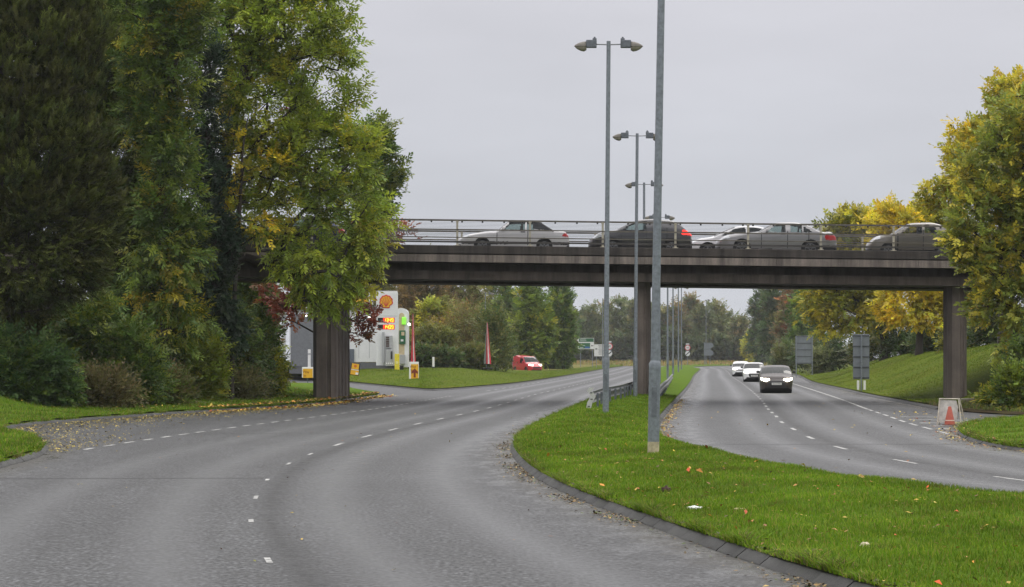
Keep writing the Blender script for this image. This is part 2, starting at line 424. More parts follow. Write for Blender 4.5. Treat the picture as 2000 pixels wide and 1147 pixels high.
# kerbs: a battered kerb stone line along a polyline of (x,d); side = +1 when the grass lies to the right of travel direction
KH = .088
def kerb(name, pts, side):
    p = np.array(pts, float); t = np.gradient(p, axis=0); t /= np.linalg.norm(t, axis=1)[:, None]
    nrm = np.stack([t[:, 1], -t[:, 0]], 1)*side
    al = np.concatenate([[0], np.cumsum(np.linalg.norm(np.diff(p, axis=0), axis=1))])
    prof = [(-.03, -.02), (-.02, .015), (.055, KH-.015), (.075, KH), (.125, KH), (.13, .0)]
    P = np.zeros((len(p), len(prof), 3))
    for k, (o, z) in enumerate(prof): P[:, k, :2] = p + nrm*o; P[:, k, 2] = z
    o = grid_mesh(name, P, M_KERB, dict(along=np.repeat(al[:, None], len(prof), 1)), smooth=False)
    return struct(o)
def kerb_stones(name, pts, side, seed=1, L=.915):
    rng = np.random.default_rng(seed); p = np.array(pts, float)
    al = np.concatenate([[0], np.cumsum(np.linalg.norm(np.diff(p, axis=0), axis=1))])
    prof = [(-.03, -.03), (-.02, .012), (.055, KH-.018), (.070, KH-.004), (.085, KH), (.125, KH), (.128, -.03)]; k = len(prof)
    V, Q, ends = [], [], np.arange(0, al[-1]-L, L)
    for a in ends:
        A = np.array([np.interp(a+.006, al, p[:, 0]), np.interp(a+.006, al, p[:, 1])]); B = np.array([np.interp(a+L-.006, al, p[:, 0]), np.interp(a+L-.006, al, p[:, 1])])
        t = (B-A)/np.linalg.norm(B-A); nn = np.array([t[1], -t[0]])*side; j0, j1 = rng.normal(0, .006, 2); z0, z1 = rng.normal(-.004, .005, 2); b0 = len(V)
        for C, j, z in ((A, j0, z0), (A + t*.012, j0, z0+.004), (B - t*.012, j1, z1+.004), (B, j1, z1)):
            inset = .003 if (C is A or C is B) else 0
            for o, h in prof: q = C + nn*(o+j+(inset if o < .08 else 0)); V.append((q[0], q[1], h+z if h > 0 else h))
        for s_ in range(3):
            for i in range(k-1): c = b0+s_*k+i; Q.append((c, c+1, c+k+1, c+k))
        for e in (0, 3): c = b0+e*k; Q.append((c, c+1, c+5, c+6)); Q.append((c+1, c+2, c+4, c+5))
    o = np_mesh(name, np.array(V), np.array(Q), M_KERB); at = o.data.attributes.new('along', 'FLOAT', 'POINT'); at.data.foreach_set('value', np.full(len(V), .4, np.float32))
    at = o.data.attributes.new('tone', 'FLOAT', 'POINT'); at.data.foreach_set('value', np.repeat(rng.uniform(-.45, .9, len(ends)), 4*k).astype(np.float32))
    return struct(o)
def kerb_both(pts, side, split, seed):
    pts = np.array(pts); n = pts[:, 1] < split
    kerb_stones('kerb', pts[n], side, seed)
    if (~n).sum() > 3: kerb('kerb', pts[np.maximum(0, np.argmax(~n)-1):], side)
dk = dsteps(10, 600, .3)
kerb_both(np.stack([Lm(dk), dk], 1), 1, 130, 1)
kerb_both(np.stack([Rm(dk), dk], 1), -1, 130, 2)
dl = dsteps(10, 190, .3); kerb_both(np.stack([Lk(dl), dl], 1), -1, 140, 3)
dr = dsteps(97, 600, .4); kerb('kerb', np.stack([Re(dr), dr], 1), 1)
dp = dsteps(20, 81, .3); kerb_both(np.stack([Rp(dp), dp], 1), 1, 999, 4)

# central reservation: a mound of grass between the two carriageways
def wob(x, y): return .02*np.sin(1.7*x+.6*y) + .02*np.sin(.9*y-2.1*x) + .012*np.sin(4.3*x+2.2*y)
def med_z(d, t):
    near = np.interp(d, [45, 75], [1, 0])
    zn = .125 + .185*np.sin(np.clip(t/.9, 0, 1)*math.pi/2)**1.3 * np.clip((1-t)/.1, 0, 1)**.5
    zf = .125 + .2*np.sin(np.pi*np.clip(t, 0, 1))**.8
    return zn*near + zf*(1-near)
def median_pt(d, t):
    x0, x1 = Lm(d)+.105, Rm(d)-.105
    x = x0 + (x1-x0)*t; return x, med_z(d, t) + wob(x, d)*np.clip(np.minimum(t, 1-t)*8, 0, 1)
tt = np.linspace(0, 1, 30); D_, T_ = np.meshgrid(dk, tt, indexing='ij'); x_, z_ = median_pt(D_, T_)
struct(grid_mesh('grass_median', np.stack([x_, D_, z_], -1), M_TURF))

# left verge and wooded bank
def left_z(d, o):       # o = metres beyond the kerb
    h = np.interp(d, [10, 90, 120, 150, 190], [3., 3.5, 2.6, .5, .3])
    return .125 + .05*np.minimum(o, 3) + h*np.clip((o-3.0)/11, 0, 1)**1.2
os_ = np.concatenate([np.linspace(.14, 4, 9), np.linspace(5, 16, 10), [30, 60, 110]])
D_, O_ = np.meshgrid(dl, os_, indexing='ij')
Pl = np.stack([Lk(D_)-O_, D_, left_z(D_, O_) + wob(D_, O_)*np.clip(O_, 0, 1)], -1)
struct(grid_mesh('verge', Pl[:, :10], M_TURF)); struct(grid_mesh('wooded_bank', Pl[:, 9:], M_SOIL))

# right: near lawn beside the lay-by, grass embankment behind the pier
D_, O_ = np.meshgrid(dp, np.concatenate([np.linspace(.14, 6, 12), [12, 40]]), indexing='ij')
struct(grid_mesh('lawn', np.stack([Rp(D_)+O_, D_, .125+.06*np.minimum(O_, 4)+wob(D_, O_)*np.clip(O_, 0, 1)], -1), M_TURF))
bank_h = pchip([100, 110, 130, 160, 230, 290, 340, 600], [2.9, 2.85, 2.75, 2.45, 1.9, .5, .25, .3])
def bank_z(d, o): 
    u = np.clip((o-.3)/7.5, 0, 1); s = np.clip((d-110.5)/14, 0, 1); s = s*s*(3-2*s)
    return .125 + (bank_h(d)-.125)*(u*u*(3-2*u)*.6+u*.4)*s + (1-s)*slope_z(o)
def slope_z(o): return np.clip((o-2.4)*.30, 0, 2.6)
dr2 = dsteps(106, 600, .5)
D_, O_ = np.meshgrid(dr2, np.concatenate([np.linspace(.14, 9, 16), [14, 30, 120]]), indexing='ij')
struct(grid_mesh('grass_embankment', np.stack([Re(D_)+O_, D_, bank_z(D_, O_)+.35*wob(D_*.23, O_*.6)*np.clip(O_, 0, 1)], -1), M_TURF_FAR))
dq = np.linspace(84, 106.5, 24)
D_, O_ = np.meshgrid(dq, np.linspace(0, 30, 20), indexing='ij')
q0 = np.interp(dq, [84, 90, 97, 104, 107], [17.3, 15.9, 15.55, 16.0, 16.15])[:, None]
sx = q0 + O_
sz = .03 + .09*np.clip(O_*2, 0, 1) + slope_z(O_)*np.interp(D_, [84, 95, 106], [.3, .6, 1.])
struct(grid_mesh('bare_slope', np.stack([sx, D_, sz + wob(D_, O_)*.6], -1), M_SOIL))
# stone edging that climbs the slope beside the pier
M_STONE = concrete('edging_stone', (.22, .20, .17), .4)
ed = MB()
for i in range(14):
    a = 18.3 + i*.50; dd_ = 107.0 + i*.10; zz = float(bank_z(dd_, a-Re(dd_)))
    ed.box((a, dd_ + .05*math.sin(i*3.), zz+.02), (.49, .30, .20 + .05*math.sin(i*2.3)), rz=.08*math.sin(i*5))
struct(ed.build('stone_edging', M_STONE, bevel=.02))

# far left: verge in front of the filling station
SV = np.array([G(540, 737), G(620, 742.5), G(680, 748), G(760, 756), G(815, 761.5), G(835, 763), G(870, 762.3), G(930, 757.5), G(1000, 751), G(1060, 742.5), G(1100, 736), G(1150, 727), G(1185, 720.5), G(1215, 716.5)])
SO = np.array([(-48, 330), (-20, 232), (-13.4, 222), (-10.2, 219), (-8, 220), (-7, 222), (-5.6, 226), (-3.3, 240), (0, 268), (3.6, 300), (6.5, 340), (11.5, 420), (18.5, 540), (26, 620)])
def resample(p, n):
    s = np.concatenate([[0], np.cumsum(np.linalg.norm(np.diff(p, axis=0), axis=1))])
    f = [pchip(np.arange(len(p)), p[:, k]) for k in (0, 1)]; u = np.linspace(0, len(p)-1, n); return np.stack([f[0](u), f[1](u)], 1)
sv, sw = resample(SV, 90), resample(SO, 90)
kerb('kerb', sv, -1)
T_ = np.linspace(0.004, 1, 14)[None, :, None]
Pv = sv[:, None, :]*(1-T_) + sw[:, None, :]*T_
topz = np.interp(np.arange(90), [0, 20, 45, 52, 56, 60, 68, 89], [1.05, 1.05, .98, .80, .55, .42, .35, .30])[:, None]
zz = .12 + (topz-.12)*(T_[0, :, 0]**.85)[None, :]
struct(grid_mesh('station_verge', np.concatenate([Pv, zz[..., None]], -1), M_TURF_FAR))
# land behind it
back = np.array([(-200, 430), (-160, 420), (-120, 400), (-100, 400), (-80, 420), (-60, 440), (-40, 460), (-30, 480), (-20, 500), (-12, 520), (-5, 540), (0, 560), (10, 600), (20, 660)])
bk = resample(back, 90)
Pb = sw[:, None, :]*(1-T_) + bk[:, None, :]*T_
struct(grid_mesh('forecourt_land', np.concatenate([Pb, np.repeat(topz, 14, 1)[..., None] + .02*T_], -1), M_TURF_DRY))
# far rise that closes the road
fx, fd = np.meshgrid(np.linspace(-60, 190, 60), np.linspace(0, 1, 8), indexing='ij')
fz = .02 + .9*fd
f0 = np.interp(fx, [-60, 20, 40, 80, 190], [590, 575, 572, 600, 640])
struct(grid_mesh('far_verge', np.stack([fx, f0 + fd*70, fz], -1), M_TURF_DRY))
# ------------------------------------------------------------------ the road bridge
BY, SL = 110.6, -.0125
def bz(x, rel): return 6.52 + SL*x + rel
bridge = thing('road_bridge', 'long weathered concrete bridge carrying queueing cars over the dual carriageway', 'bridge', (0, BY, 0))
def span(mb, x0, x1, y0, y1, r0, r1):
    n = len(mb.v)
    for x in (x0, x1):
        for y, r in ((y0, r0), (y1, r0), (y1, r1), (y0, r1)): mb.v.append((x, y, bz(x, r)))
    mb.f += [(n+3, n+2, n+1, n), (n+4, n+5, n+6, n+7)] + [(n+i, n+(i+1) % 4, n+4+(i+1) % 4, n+4+i) for i in range(4)]
    return mb
XA, XB = -48, 70
DW = 10.2
mb = MB()
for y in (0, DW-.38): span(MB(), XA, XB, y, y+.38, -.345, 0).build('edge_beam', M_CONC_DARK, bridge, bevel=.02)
for k in range(20):
    a = XA + (XB-XA)*k/20; b = XA + (XB-XA)*(k+1)/20
    span(MB(), a+.008, b-.008, .015, .115, -.69, -.385).build('fascia_panel', M_CONC, bridge)
span(MB(), XA, XB, DW-.115, DW-.015, -.69, -.385).build('fascia_panel', M_CONC, bridge)
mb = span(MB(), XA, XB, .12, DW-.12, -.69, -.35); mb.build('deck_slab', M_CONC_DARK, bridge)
mb = MB()
for y0, y1 in ((.75, 3.4), (DW-3.4, DW-.75)):
    span(mb, XA, XB, y0, y1, -1.40, -1.03); span(mb, XA, XB, y0+.75, y1, -1.03, -.692)
span(mb, XA, XB, 3.4, DW-3.4, -1.15, -.694)
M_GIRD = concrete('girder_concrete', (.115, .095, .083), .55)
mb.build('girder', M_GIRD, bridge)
mb = span(MB(), XA, XB, .382, DW-.382, -.349, -.22); mb.build('deck_surface', M_ASPHALT, bridge)
# fluted blade piers, turned with the road below
def pier(cx, cyy, w, L, z0, z1):
    hw = w/2; P = []
    side = [(-hw*.62, 0), (hw*.22, 0), (hw*.30, .09), (hw*.58, .09), (hw*.62, .02), (hw, .34)]
    n = 4
    for i in range(n):
        y = .34 + (L-.66)*i/n; h = (L-.64)/n
        side += [(hw, y+h*.55), (hw-.17, y+h*.62), (hw-.17, y+h*.95), (hw, y+h)]
    side += [(hw*.62, L)]
    poly = side + [(-x, y) for x, y in side[::-1][:-1] if y > .1]
    a = -.065; ca, sa = math.cos(a), math.sin(a)
    rot = lambda p: (cx + p[0]*ca - p[1]*sa, cyy + p[0]*sa + p[1]*ca)
    m = MB(); m.prism(poly, lambda p: (*rot(p), z0), lambda p: (*rot(p), z1))
    return m.build('pier', M_CONC_PIER, bridge, bevel=.012)
pier(X(632, 112), 1.4, .98, 5.2, -.2, bz(-7.9, -1.402))
pier(X(1253.5, 112), 1.4, .66, 4.4, -.2, bz(5.4, -1.402))
pier(X(1871, 112), 1.4, .80, 2.6, -.2, bz(18.7, -1.402))
for cx_ in (-38, 56): pier(cx_, 1.4, 1.0, 5.2, -.3, bz(cx_, -1.402))
# parapets
M_CREAM = mat('cream_parapet_paint', (.40, .37, .29), .6, var=.25, scale=5)
M_RAIL = mat('weathered_rail', (.115, .105, .088), .6, var=.35, scale=4)
M_RAILD = mat('dark_rail', (.05, .046, .042), .6, var=.3, scale=4)
pxs = [X(893 + 142.2*k, BY) for k in range(-4, 11)]
for yy in (.14, DW-.24):
    first = None
    for x in pxs:
        if first is None:
            m = MB(); m.box((0, 0, .5), (.085, .11, 1.02)); m.box((0, .0, .012), (.22, .2, .022)); m.box((0, 0, 1.0), (.12, .13, .05))
            first = m.build('parapet_post', M_CREAM, bridge, bevel=.006); o = first
        else:
            o = first.copy(); COL.objects.link(o); o.parent = bridge
        o.location = (x, yy, bz(x, 0))
    xl, xr = pxs[0]-1, pxs[-1]+1
    m = span(MB(), xl, xr, yy-.05, yy+.05, 1.015, 1.085); m.build('top_rail', M_RAIL, bridge)
    for r, h, mm in ((.66, .06, M_RAIL), (.34, .045, M_RAIL), (.15, .075, M_RAILD)):
        m = span(MB(), xl, xr, yy-.068, yy-.056, r-h/2, r+h/2); m.build('rail', mm, bridge)
    m = MB()
    for r in (.955, .90, .845, .79, .735, .60, .545, .49, .43): span(m, xl, xr, yy-.052, yy-.047, r-.0045, r+.0045)
    m.build('infill_wires', M_GALV_D, bridge)
    if yy < 1:
        brk = MB().box((0, 0, 0), (.07, .05, .065)).build('wire_bracket', M_DARK, None)
        for x in pxs[3:]:
            for dx in (-.22, .20, 1.05, 1.95):
                o = brk.copy(); COL.objects.link(o); o.parent = bridge; o.location = (x+dx, yy-.03, bz(x+dx, .985))
        bpy.data.objects.remove(brk)

# ------------------------------------------------------------------ street lamps on the central reservation
M_LANT = mat('weathered_lantern_hood', (.15, .138, .118), .6, var=.35, scale=9)
M_BOWL = mat('lantern_bowl', (.26, .24, .19), .25, var=.15)
M_ARM = mat('lamp_arm_steel', (.20, .21, .22), .5, .3)
def lantern(parent, s, z):
    m = MB()                                          # gear housing
    m.box((s*.49, 0, z+.02), (.30, .20, .22)); m.box((s*.40, 0, z+.155), (.12, .10, .06)); m.box((s*.40, 0, z+.20), (.06, .06, .05))
    h = m.build('lantern', M_GALV_D, parent, bevel=.02)
    V = []; secs = [(.64, .12, .15), (.74, .125, .14), (.86, .11, .10), (.95, .07, .05), (.985, .02, .01)]
    m = MB(); n = 10
    for x, w, hh in secs:
        for k in range(n+1):
            a = math.pi*k/n; m.v.append((s*x, w*math.cos(a), z-.055 + hh*math.sin(a)))
    for i in range(len(secs)-1):
        for k in range(n): q = i*(n+1)+k; m.f.append((q, q+1, q+n+2, q+n+1))
    m.f.append(tuple(range(n+1)))
    m.build('hood', M_LANT, h, smooth=True)
    m = MB(); secs = [(.63, .08, .10), (.70, .11, .14), (.80, .105, .12), (.90, .075, .07), (.96, .03, .012)]
    for x, w, hh in secs:
        for k in range(n+1):
            a = math.pi*k/n; m.v.append((s*x, w*math.cos(a), z-.060 - hh*math.sin(a)))
    for i in range(len(secs)-1):
        for k in range(n): q = i*(n+1)+k; m.f.append((q, q+1, q+n+2, q+n+1))
    m.build('bowl', M_BOWL, h, smooth=True)
def street_lamp(loc, H, label, lean=0., rb=.092, rp=.056, turn=0., group='double-armed lamp posts along the central reservation', stain=False, single=False):
    t = thing('street_lamp', label, 'street lamp', loc, turn, group)
    t.rotation_euler = (0, lean, turn)
    m = MB(); z0 = -.15
    if stain:
        MB().tube([(0, 0, -.15), (0, 0, .17)], rb*1.01, 16).build('stained_foot', M_STAIN, t, True); z0 = .17
    m.tube([(0, 0, z0), (0, 0, 1.42), (0, 0, 1.50), (0, 0, 1.56)], [rb, rb, rb*1.06, rp*1.25], 16)
    m.build('base_section', M_GALV if not stain else M_GALV, t, True)
    MB().tube([(0, 0, 1.55), (0, 0, H*.5), (0, 0, H+.10)], [rp*1.25, rp*1.08, rp*.95], 14).build('pole', M_GALV, t, True)
    MB().box((0, -rb-.003, .85), (.09, .012, .5)).build('access_door', M_GALV_D, t)
    for s in ((1,) if single else (-1, 1)):
        MB().tube([(s*.04, 0, H+.0), (s*.35, 0, H+.01)], .018, 8).build('arm', M_ARM, t)
        lantern(t, s, H)
    return t
LAMPS = [  # px of foot, distance, height, lean, label
    (1276, 45.6, 10.55, R(1.0), 'nearest tall grey lamp post with cream stained foot in the grass', True),
    (1183, 76.0, 10.5, R(.45), 'grey lamp post with two lanterns standing beside the white end of the crash barrier', False),
    (1240.5, 105.5, 10.35, R(.45), 'grey lamp post standing right in front of the middle bridge pier', False),
    (1258, 136., 10.4, 0, 'lamp post just behind the bridge, whose lanterns show above the middle pier', False),
    (1288, 168., 10.4, 0, 'lamp post behind the bridge whose two lanterns peep over the dark hatchback roof', False),
    (1304, 200., 10.4, 0, 'first lamp post visible under the bridge to the right of the nearest post', False),
    (1314.5, 236., 10.4, 0, 'second lamp post visible under the bridge to the right of the nearest post', False),
    (1325, 280., 10.4, 0, 'third thin lamp post under the bridge, left of the far twin lanterns', False),
    (1331, 345., 10.6, 0, 'farthest lamp post under the bridge with both lanterns seen against the sky', False)]
for px, d, H, lean, lab, st in LAMPS:
    x = X(px, d); tq = float((x-Lm(d)-.14)/(Rm(d)-Lm(d)-.28)); tq = min(.95, max(.05, tq))
    street_lamp((x, d, float(med_z(d, tq))), H, lab, lean, *((.098, .062) if st else (.088, .062)), turn=-.05, stain=st)
street_lamp((X(1177, 420), 420, .3), 10.8, 'far slim lamp post behind the white direction sign', group='slim lamp posts on the far verges', single=True)
street_lamp((X(1379, 575), 575, .25), 14, 'far slim lamp post beside the small grey sign back', group='slim lamp posts on the far verges', single=True)
street_lamp((X(948, 285), 285, .9), 7.8, 'short forecourt lamp rising above the brown bushes', group='slim lamp posts on the far verges', single=True)

# ------------------------------------------------------------------ crash barriers each side of the middle pier
M_BARR = mat('galvanised_barrier', (.15, .155, .16), .5, .3, var=.25, scale=6)
M_BARRW = mat('whitened_barrier_end', (.46, .46, .45), .5, .1, var=.15, scale=6)
def barrier(label, P, end):
    P = np.array(P, float); t = thing('crash_barrier', label, 'crash barrier', (*P[0], 0), 0, 'steel crash barriers around the middle pier')
    Q = resample(P, 60) - P[0]; tg = np.gradient(Q, axis=0); tg /= np.linalg.norm(tg, axis=1)[:, None]; nn = np.stack([tg[:, 1], -tg[:, 0]], 1)
    prof = [(0, .40), (-.05, .45), (-.05, .545), (.02, .585), (.02, .625), (-.05, .665), (-.05, .71), (0, .75), (.012, .75), (-.038, .71), (-.038, .665), (.032, .625), (.032, .585), (-.038, .545), (-.038, .45), (.012, .40)]
    m = MB(); k = len(prof)
    zg = .14
    for i in range(len(Q)):
        for o, z in prof: m.v.append((Q[i, 0]+nn[i, 0]*o*end[1], Q[i, 1]+nn[i, 1]*o*end[1], z+zg-.05))
    for i in range(len(Q)-1):
        for j in range(k):
            a, b = i*k+j, i*k+(j+1) % k; m.f.append((a, b, b+k, a+k))
    m.f.append(tuple(range(k))); m.f.append(tuple(range((len(Q)-1)*k, len(Q)*k)))
    m.build('beam', M_BARR, t)
    for i in range(2, 60, 4):
        MB().box((Q[i, 0]+nn[i, 0]*.09*end[1], Q[i, 1]+nn[i, 1]*.09*end[1], zg+.24), (.07, .11, .78)).build('post', M_GALV_D, t)
    if end[0]:
        m = MB()      # flared end terminal, bent down into the grass, with slots
        prof2 = [(0, .77), (-.10, .70), (.02, .60), (-.10, .48), (.0, .40)]
        for z, o, w in ((.96, 0, .16), (.86, -.075, .16), (.70, .05, .16), (.50, -.06, .16), (.22, -.12, .15)):
            m.v += [(o-w/2-.03, -.05, z), (o+w/2-.03, -.05, z), (o+w/2-.03, -.035, z), (o-w/2-.03, -.035, z)]
        for i in range(4):
            a = i*4
            for q in range(4): m.f.append((a+q, a+(q+1) % 4, a+4+(q+1) % 4, a+4+q))
        m.f += [(3, 2, 1, 0), (16, 17, 18, 19)]
        tm = m.build('end_terminal', M_BARRW, t)
        s = MB()
        for z, o in ((.80, -.045), (.60, -.035), (.38, -.12)): s.box((o, -.058, z), (.07, .012, .03))
        s.build('slot', M_DARK, tm)
barrier('crash barrier left of the middle pier with a white kinked end beside the lamp post', [(2.5, 82.5), (3.2, 92), (4.1, 101), (4.95, 112), (6.2, 128), (8.6, 160)], (1, 1))
barrier('crash barrier right of the middle pier, partly behind the nearest lamp post', [(4.75, 88), (5.2, 95), (6.35, 112), (7.6, 130), (10.3, 171)], (0, -1))

# ------------------------------------------------------------------ text and signs
def text(parent, body, size, loc, m, name='lettering', rx=R(90), rz=0, ext=.004, xscale=1.):
    cu = bpy.data.curves.new(name, 'FONT'); cu.body = body; cu.size = size; cu.extrude = ext; cu.align_x = 'CENTER'; cu.align_y = 'CENTER'
    o = bpy.data.objects.new(name, cu); COL.objects.link(o)
    dg = bpy.context.evaluated_depsgraph_get(); me = bpy.data.meshes.new_from_object(o.evaluated_get(dg))
    bpy.data.objects.remove(o); me.name = name
    o = bpy.data.objects.new(name, me); COL.objects.link(o); me.materials.clear(); me.materials.append(m)
    o.location = loc; o.rotation_euler = (rx, 0, rz); o.scale = (xscale, 1, 1); o.parent = parent
    return o
def disc(r, y, z, x=0, th=.008, n=40): 
    m = MB(); m.prism([(r*math.cos(2*math.pi*i/n), r*math.sin(2*math.pi*i/n)) for i in range(n)], lambda p: (x+p[0], y, z+p[1]), lambda p: (x+p[0], y-th, z+p[1])); return m
M_BLACK = mat('black_legend', (.012, .012, .013), .5, var=.05)
M_RED = mat('sign_red', (.55, .025, .03), .45, var=.08)
M_GREEN = mat('sign_green', (.015, .11, .04), .45, var=.08)
M_BLUE = mat('sign_blue', (.02, .10, .35), .45, var=.08)
M_YEL = mat('signal_yellow', (.78, .42, .012), .5, var=.08)
M_SWHITE = mat('sign_white', (.66, .67, .67), .45, var=.06)

M_RIB_SHADE = mat('sign_rib_shade', (.06, .066, .074), .6, .2)  # ribs coloured dark to draw shadow lines across the sign backs
def sign_back(label, px, d, w, z0, z1, ribs, poles, white_base=False, gz=.15, frame=True):
    t = thing('road_sign', label, 'road sign', (X(px, d), d, gz), 0, 'road signs seen from the back')
    MB().box((0, 0, (z0+z1)/2), (w, .03, z1-z0)).build('panel', M_SIGNGREY, t, bevel=.008)
    m = MB()
    for k in range(ribs): m.box((0, -.035, z0 + .08 + (z1-z0-.16)*k/(ribs-1)), (w-.03, .035, .05))
    m.build('rib', M_RIB_SHADE, t)
    for x in poles:
        MB().tube([(x, -.10, -.5), (x, -.10, z1-.02)], .045, 10).build('post', M_GALV, t, True)
        if white_base:
            for sx in (-.17, .17): MB().box((x+sx, -.06, (z0-.02)/2), (.12, .03, z0-.1)).build('reflector_strip', M_WHITE, t)
    return t
sign_back('large grey back of a two-post road sign on the right, above the dark car', 1570.5, 255, 1.68, Z(711, 255)-.15, Z(656, 255)-.15, 5, (-.76, .76))
sign_back('tall grey single-post road sign back with white strips at its foot', 1682, 140, .86, Z(741, 140)-.15, Z(653, 140)-.15, 5, (0,), True)
t = sign_back('small far grey sign back with two lobed corners under the thin pole', 1381.5, 560, 1.45, 1.9, 4.7, 3, (-.6, .55), gz=.3)
for zc in (2.5, 4.1): disc(.55, .01, zc, .75).build('lobe', M_SIGNGREY, t)

def speed_sign(label, px, d, zc, gz):
    t = thing('speed_limit_sign', label, 'road sign', (X(px, d), d, gz), 0, 'speed limit signs at the far junction')
    MB().tube([(0, .04, -.3), (0, .04, zc+.6)], .05, 8).build('post', M_GALV, t)
    MB().box((0, 0, zc+.02), (.75, .03, 2.5)).build('backing_board', M_SIGNGREY, t)
    p = disc(.60, -.02, zc+.58).build('speed_roundel', M_RED, t); disc(.46, -.032, zc+.58).build('roundel_face', M_SWHITE, p)
    text(p, '60', .56, (0, -.048, zc+.58), M_BLACK)
    q = disc(.52, -.02, zc-.68).build('derestriction_roundel', M_SWHITE, t)
    m = MB(); a = .7; c, s = math.cos(a), math.sin(a)
    m.prism([(-.48, -.09), (.48, -.09), (.48, .09), (-.48, .09)], lambda p: (p[0]*c-p[1]*s, -.030, zc-.68+p[0]*s+p[1]*c), lambda p: (p[0]*c-p[1]*s, -.038, zc-.68+p[0]*s+p[1]*c))
    m.build('diagonal_bar', M_BLACK, q)
    MB().box((0, -.02, zc+1.36), (.75, .02, .22)).build('top_plate', M_SWHITE, t)
speed_sign('far speed limit sign right of the thin lamp posts', 1343, 570, Z(684.5, 570)-.3, .3)
speed_sign('far speed limit sign half hidden behind the second lamp post', 1190, 470, Z(683, 470)-.3, .3)

def dir_sign(label, px, d, gz):
    s = F/d; t = thing('direction_sign', label, 'road sign', (X(px, d), d, gz))
    zt, zb = Z(660.5, d)-gz, Z(682, d)-gz; w = 30.5/s; h = zt-zb
    for x in (-.36*w, .40*w): MB().tube([(x, .06, -.4), (x, .06, zt-.1)], .06, 8).build('post', M_GALV, t)
    p = MB().box((0, 0, (zt+zb)/2), (w, .04, h)).build('panel', M_SWHITE, t)
    m = MB(); m.box((.0, -.025, zt-h*.19), (w*.95, .012, h*.32)); m.box((-w*.11, -.025, zb+h*.30), (w*.72, .012, h*.50)); m.build('green_field', M_GREEN, p)
    MB().box((w*.06, -.036, zb+h*.15), (w*.30, .008, h*.14)).build('blue_patch', M_BLUE, p)
    m = MB()
    for zz, xw, xc in ((zt-h*.10, .4, -.22), (zt-h*.25, .42, -.2), (zb+h*.45, .2, -.30), (zb+h*.32, .3, -.22), (zb+h*.14, .22, -.30)): m.box((w*xc, -.038, zz), (w*xw, .008, h*.035))
    m.build('legend_line', M_SWHITE, p)
    for zz in (zt-h*.19, zb+h*.16):
        m = MB(); m.prism([(0, 0), (.12*w, .16*h), (.12*w, -.16*h)], lambda q: (-w*.5-.10*w+q[0], -.0, zz+q[1]), lambda q: (-w*.5-.10*w+q[0], -.03, zz+q[1])); m.build('arrow_point', M_SWHITE, p)
    m = MB(); m.prism([(0, 0), (.07*w, .07*h), (.07*w, .025*h), (.16*w, .025*h), (.16*w, -.025*h), (.07*w, -.025*h), (.07*w, -.07*h)], lambda q: (w*.30+q[0], -.024, zb+h*.30+q[1]), lambda q: (w*.30+q[0], -.032, zb+h*.30+q[1])); m.build('arrow', M_BLACK, p)
dir_sign('far green and white direction sign on two posts with pointed left ends', 1145, 430, .35)
def local_sign(label, px, d, gz):
    s = F/d; t = thing('direction_sign', label, 'road sign', (X(px, d), d, gz))
    zt, zb = Z(673, d)-gz, Z(696, d)-gz; w = 23/s; h = zt-zb
    for x in (-.3*w, .35*w): MB().tube([(x, .06, -.4), (x, .06, zt-.1)], .05, 8).build('post', M_GALV, t)
    p = MB().box((0, 0, (zt+zb)/2), (w, .04, h)).build('panel', M_SWHITE, t)
    m = MB()
    for k in range(8): m.box((w*.14, -.024, zt-h*(.09+.105*k)), (w*(.52 if k % 3 else .6), .008, h*.03))
    m.build('legend_line', M_BLACK, p)
    m = MB(); m.prism([(0, 0), (.1*w, .09*h), (.1*w, .03*h), (.2*w, .03*h), (.2*w, -.03*h), (.1*w, -.03*h), (.1*w, -.09*h)], lambda q: (-w*.42+q[0], -.024, zt-h*.38+q[1]), lambda q: (-w*.42+q[0], -.032, zt-h*.38+q[1])); m.build('arrow', M_BLACK, p)
local_sign('far white direction sign with lines of black text beside the second lamp post', 1172, 435, .35)
# give-way triangle
d = 330; t = thing('give_way_sign', 'red bordered give way triangle on a slim post beside the red van', 'road sign', (X(1060, d), d, .6))
zc = Z(677, d)-.6
MB().tube([(0, .05, -.3), (0, .05, zc+.2)], .04, 8).build('post', M_GALV, t)
tri = lambda r: [(r*math.sin(a), -r*math.cos(a)) for a in (0, 2.094, 4.189)]
p = MB().prism(tri(.55), lambda q: (q[0], 0, zc+q[1]), lambda q: (q[0], -.02, zc+q[1])).build('red_border', M_RED, t)
MB().prism(tri(.33), lambda q: (q[0], -.022, zc+q[1]), lambda q: (q[0], -.03, zc+q[1])).build('triangle_face', M_SWHITE, p)

# A-frame board with a cone in front of it
M_BOARD = mat('dirty_white_board', (.44, .42, .39), .7, var=.3, scale=7)
M_ORANGE = mat('cone_orange', (.33, .058, .03), .5, var=.18, scale=12)
d = F*CAMH/(831-HOR)
t = thing('frame_sign', 'dirty white board on a folding metal frame standing by the right pier', 'road sign', (X(1854, d), d, 0), R(-8))
M_FR = mat('worn_frame_paint', (.50, .46, .38), .6, var=.35, scale=10)
m = MB(); m.prism([(-.35, .11), (.20, .09), (.25, .50), (.20, .69), (-.23, .72), (-.26, .55)], lambda q: (q[0], .06+(q[1])*.18, q[1]), lambda q: (q[0], .085+(q[1])*.18, q[1]))
m.build('board', M_BOARD, t)
m = MB()
for s in (-1, 1):
    m.tube([(s*.33, .02, .0), (s*.26, .16, .75)], .017, 8); m.tube([(s*.36+.10, .45, .0), (s*.26+.02, .19, .74)], .020, 8)
    m.tube([(s*.33, .02, .10), (s*.36+.10, .45, .10)], .010, 6)
m.tube([(-.27, .16, .74), (.27, .16, .735)], .016, 8); m.tube([(-.33, .02, .09), (.33, .02, .09)], .010, 6)
m.build('frame', M_FR, t)
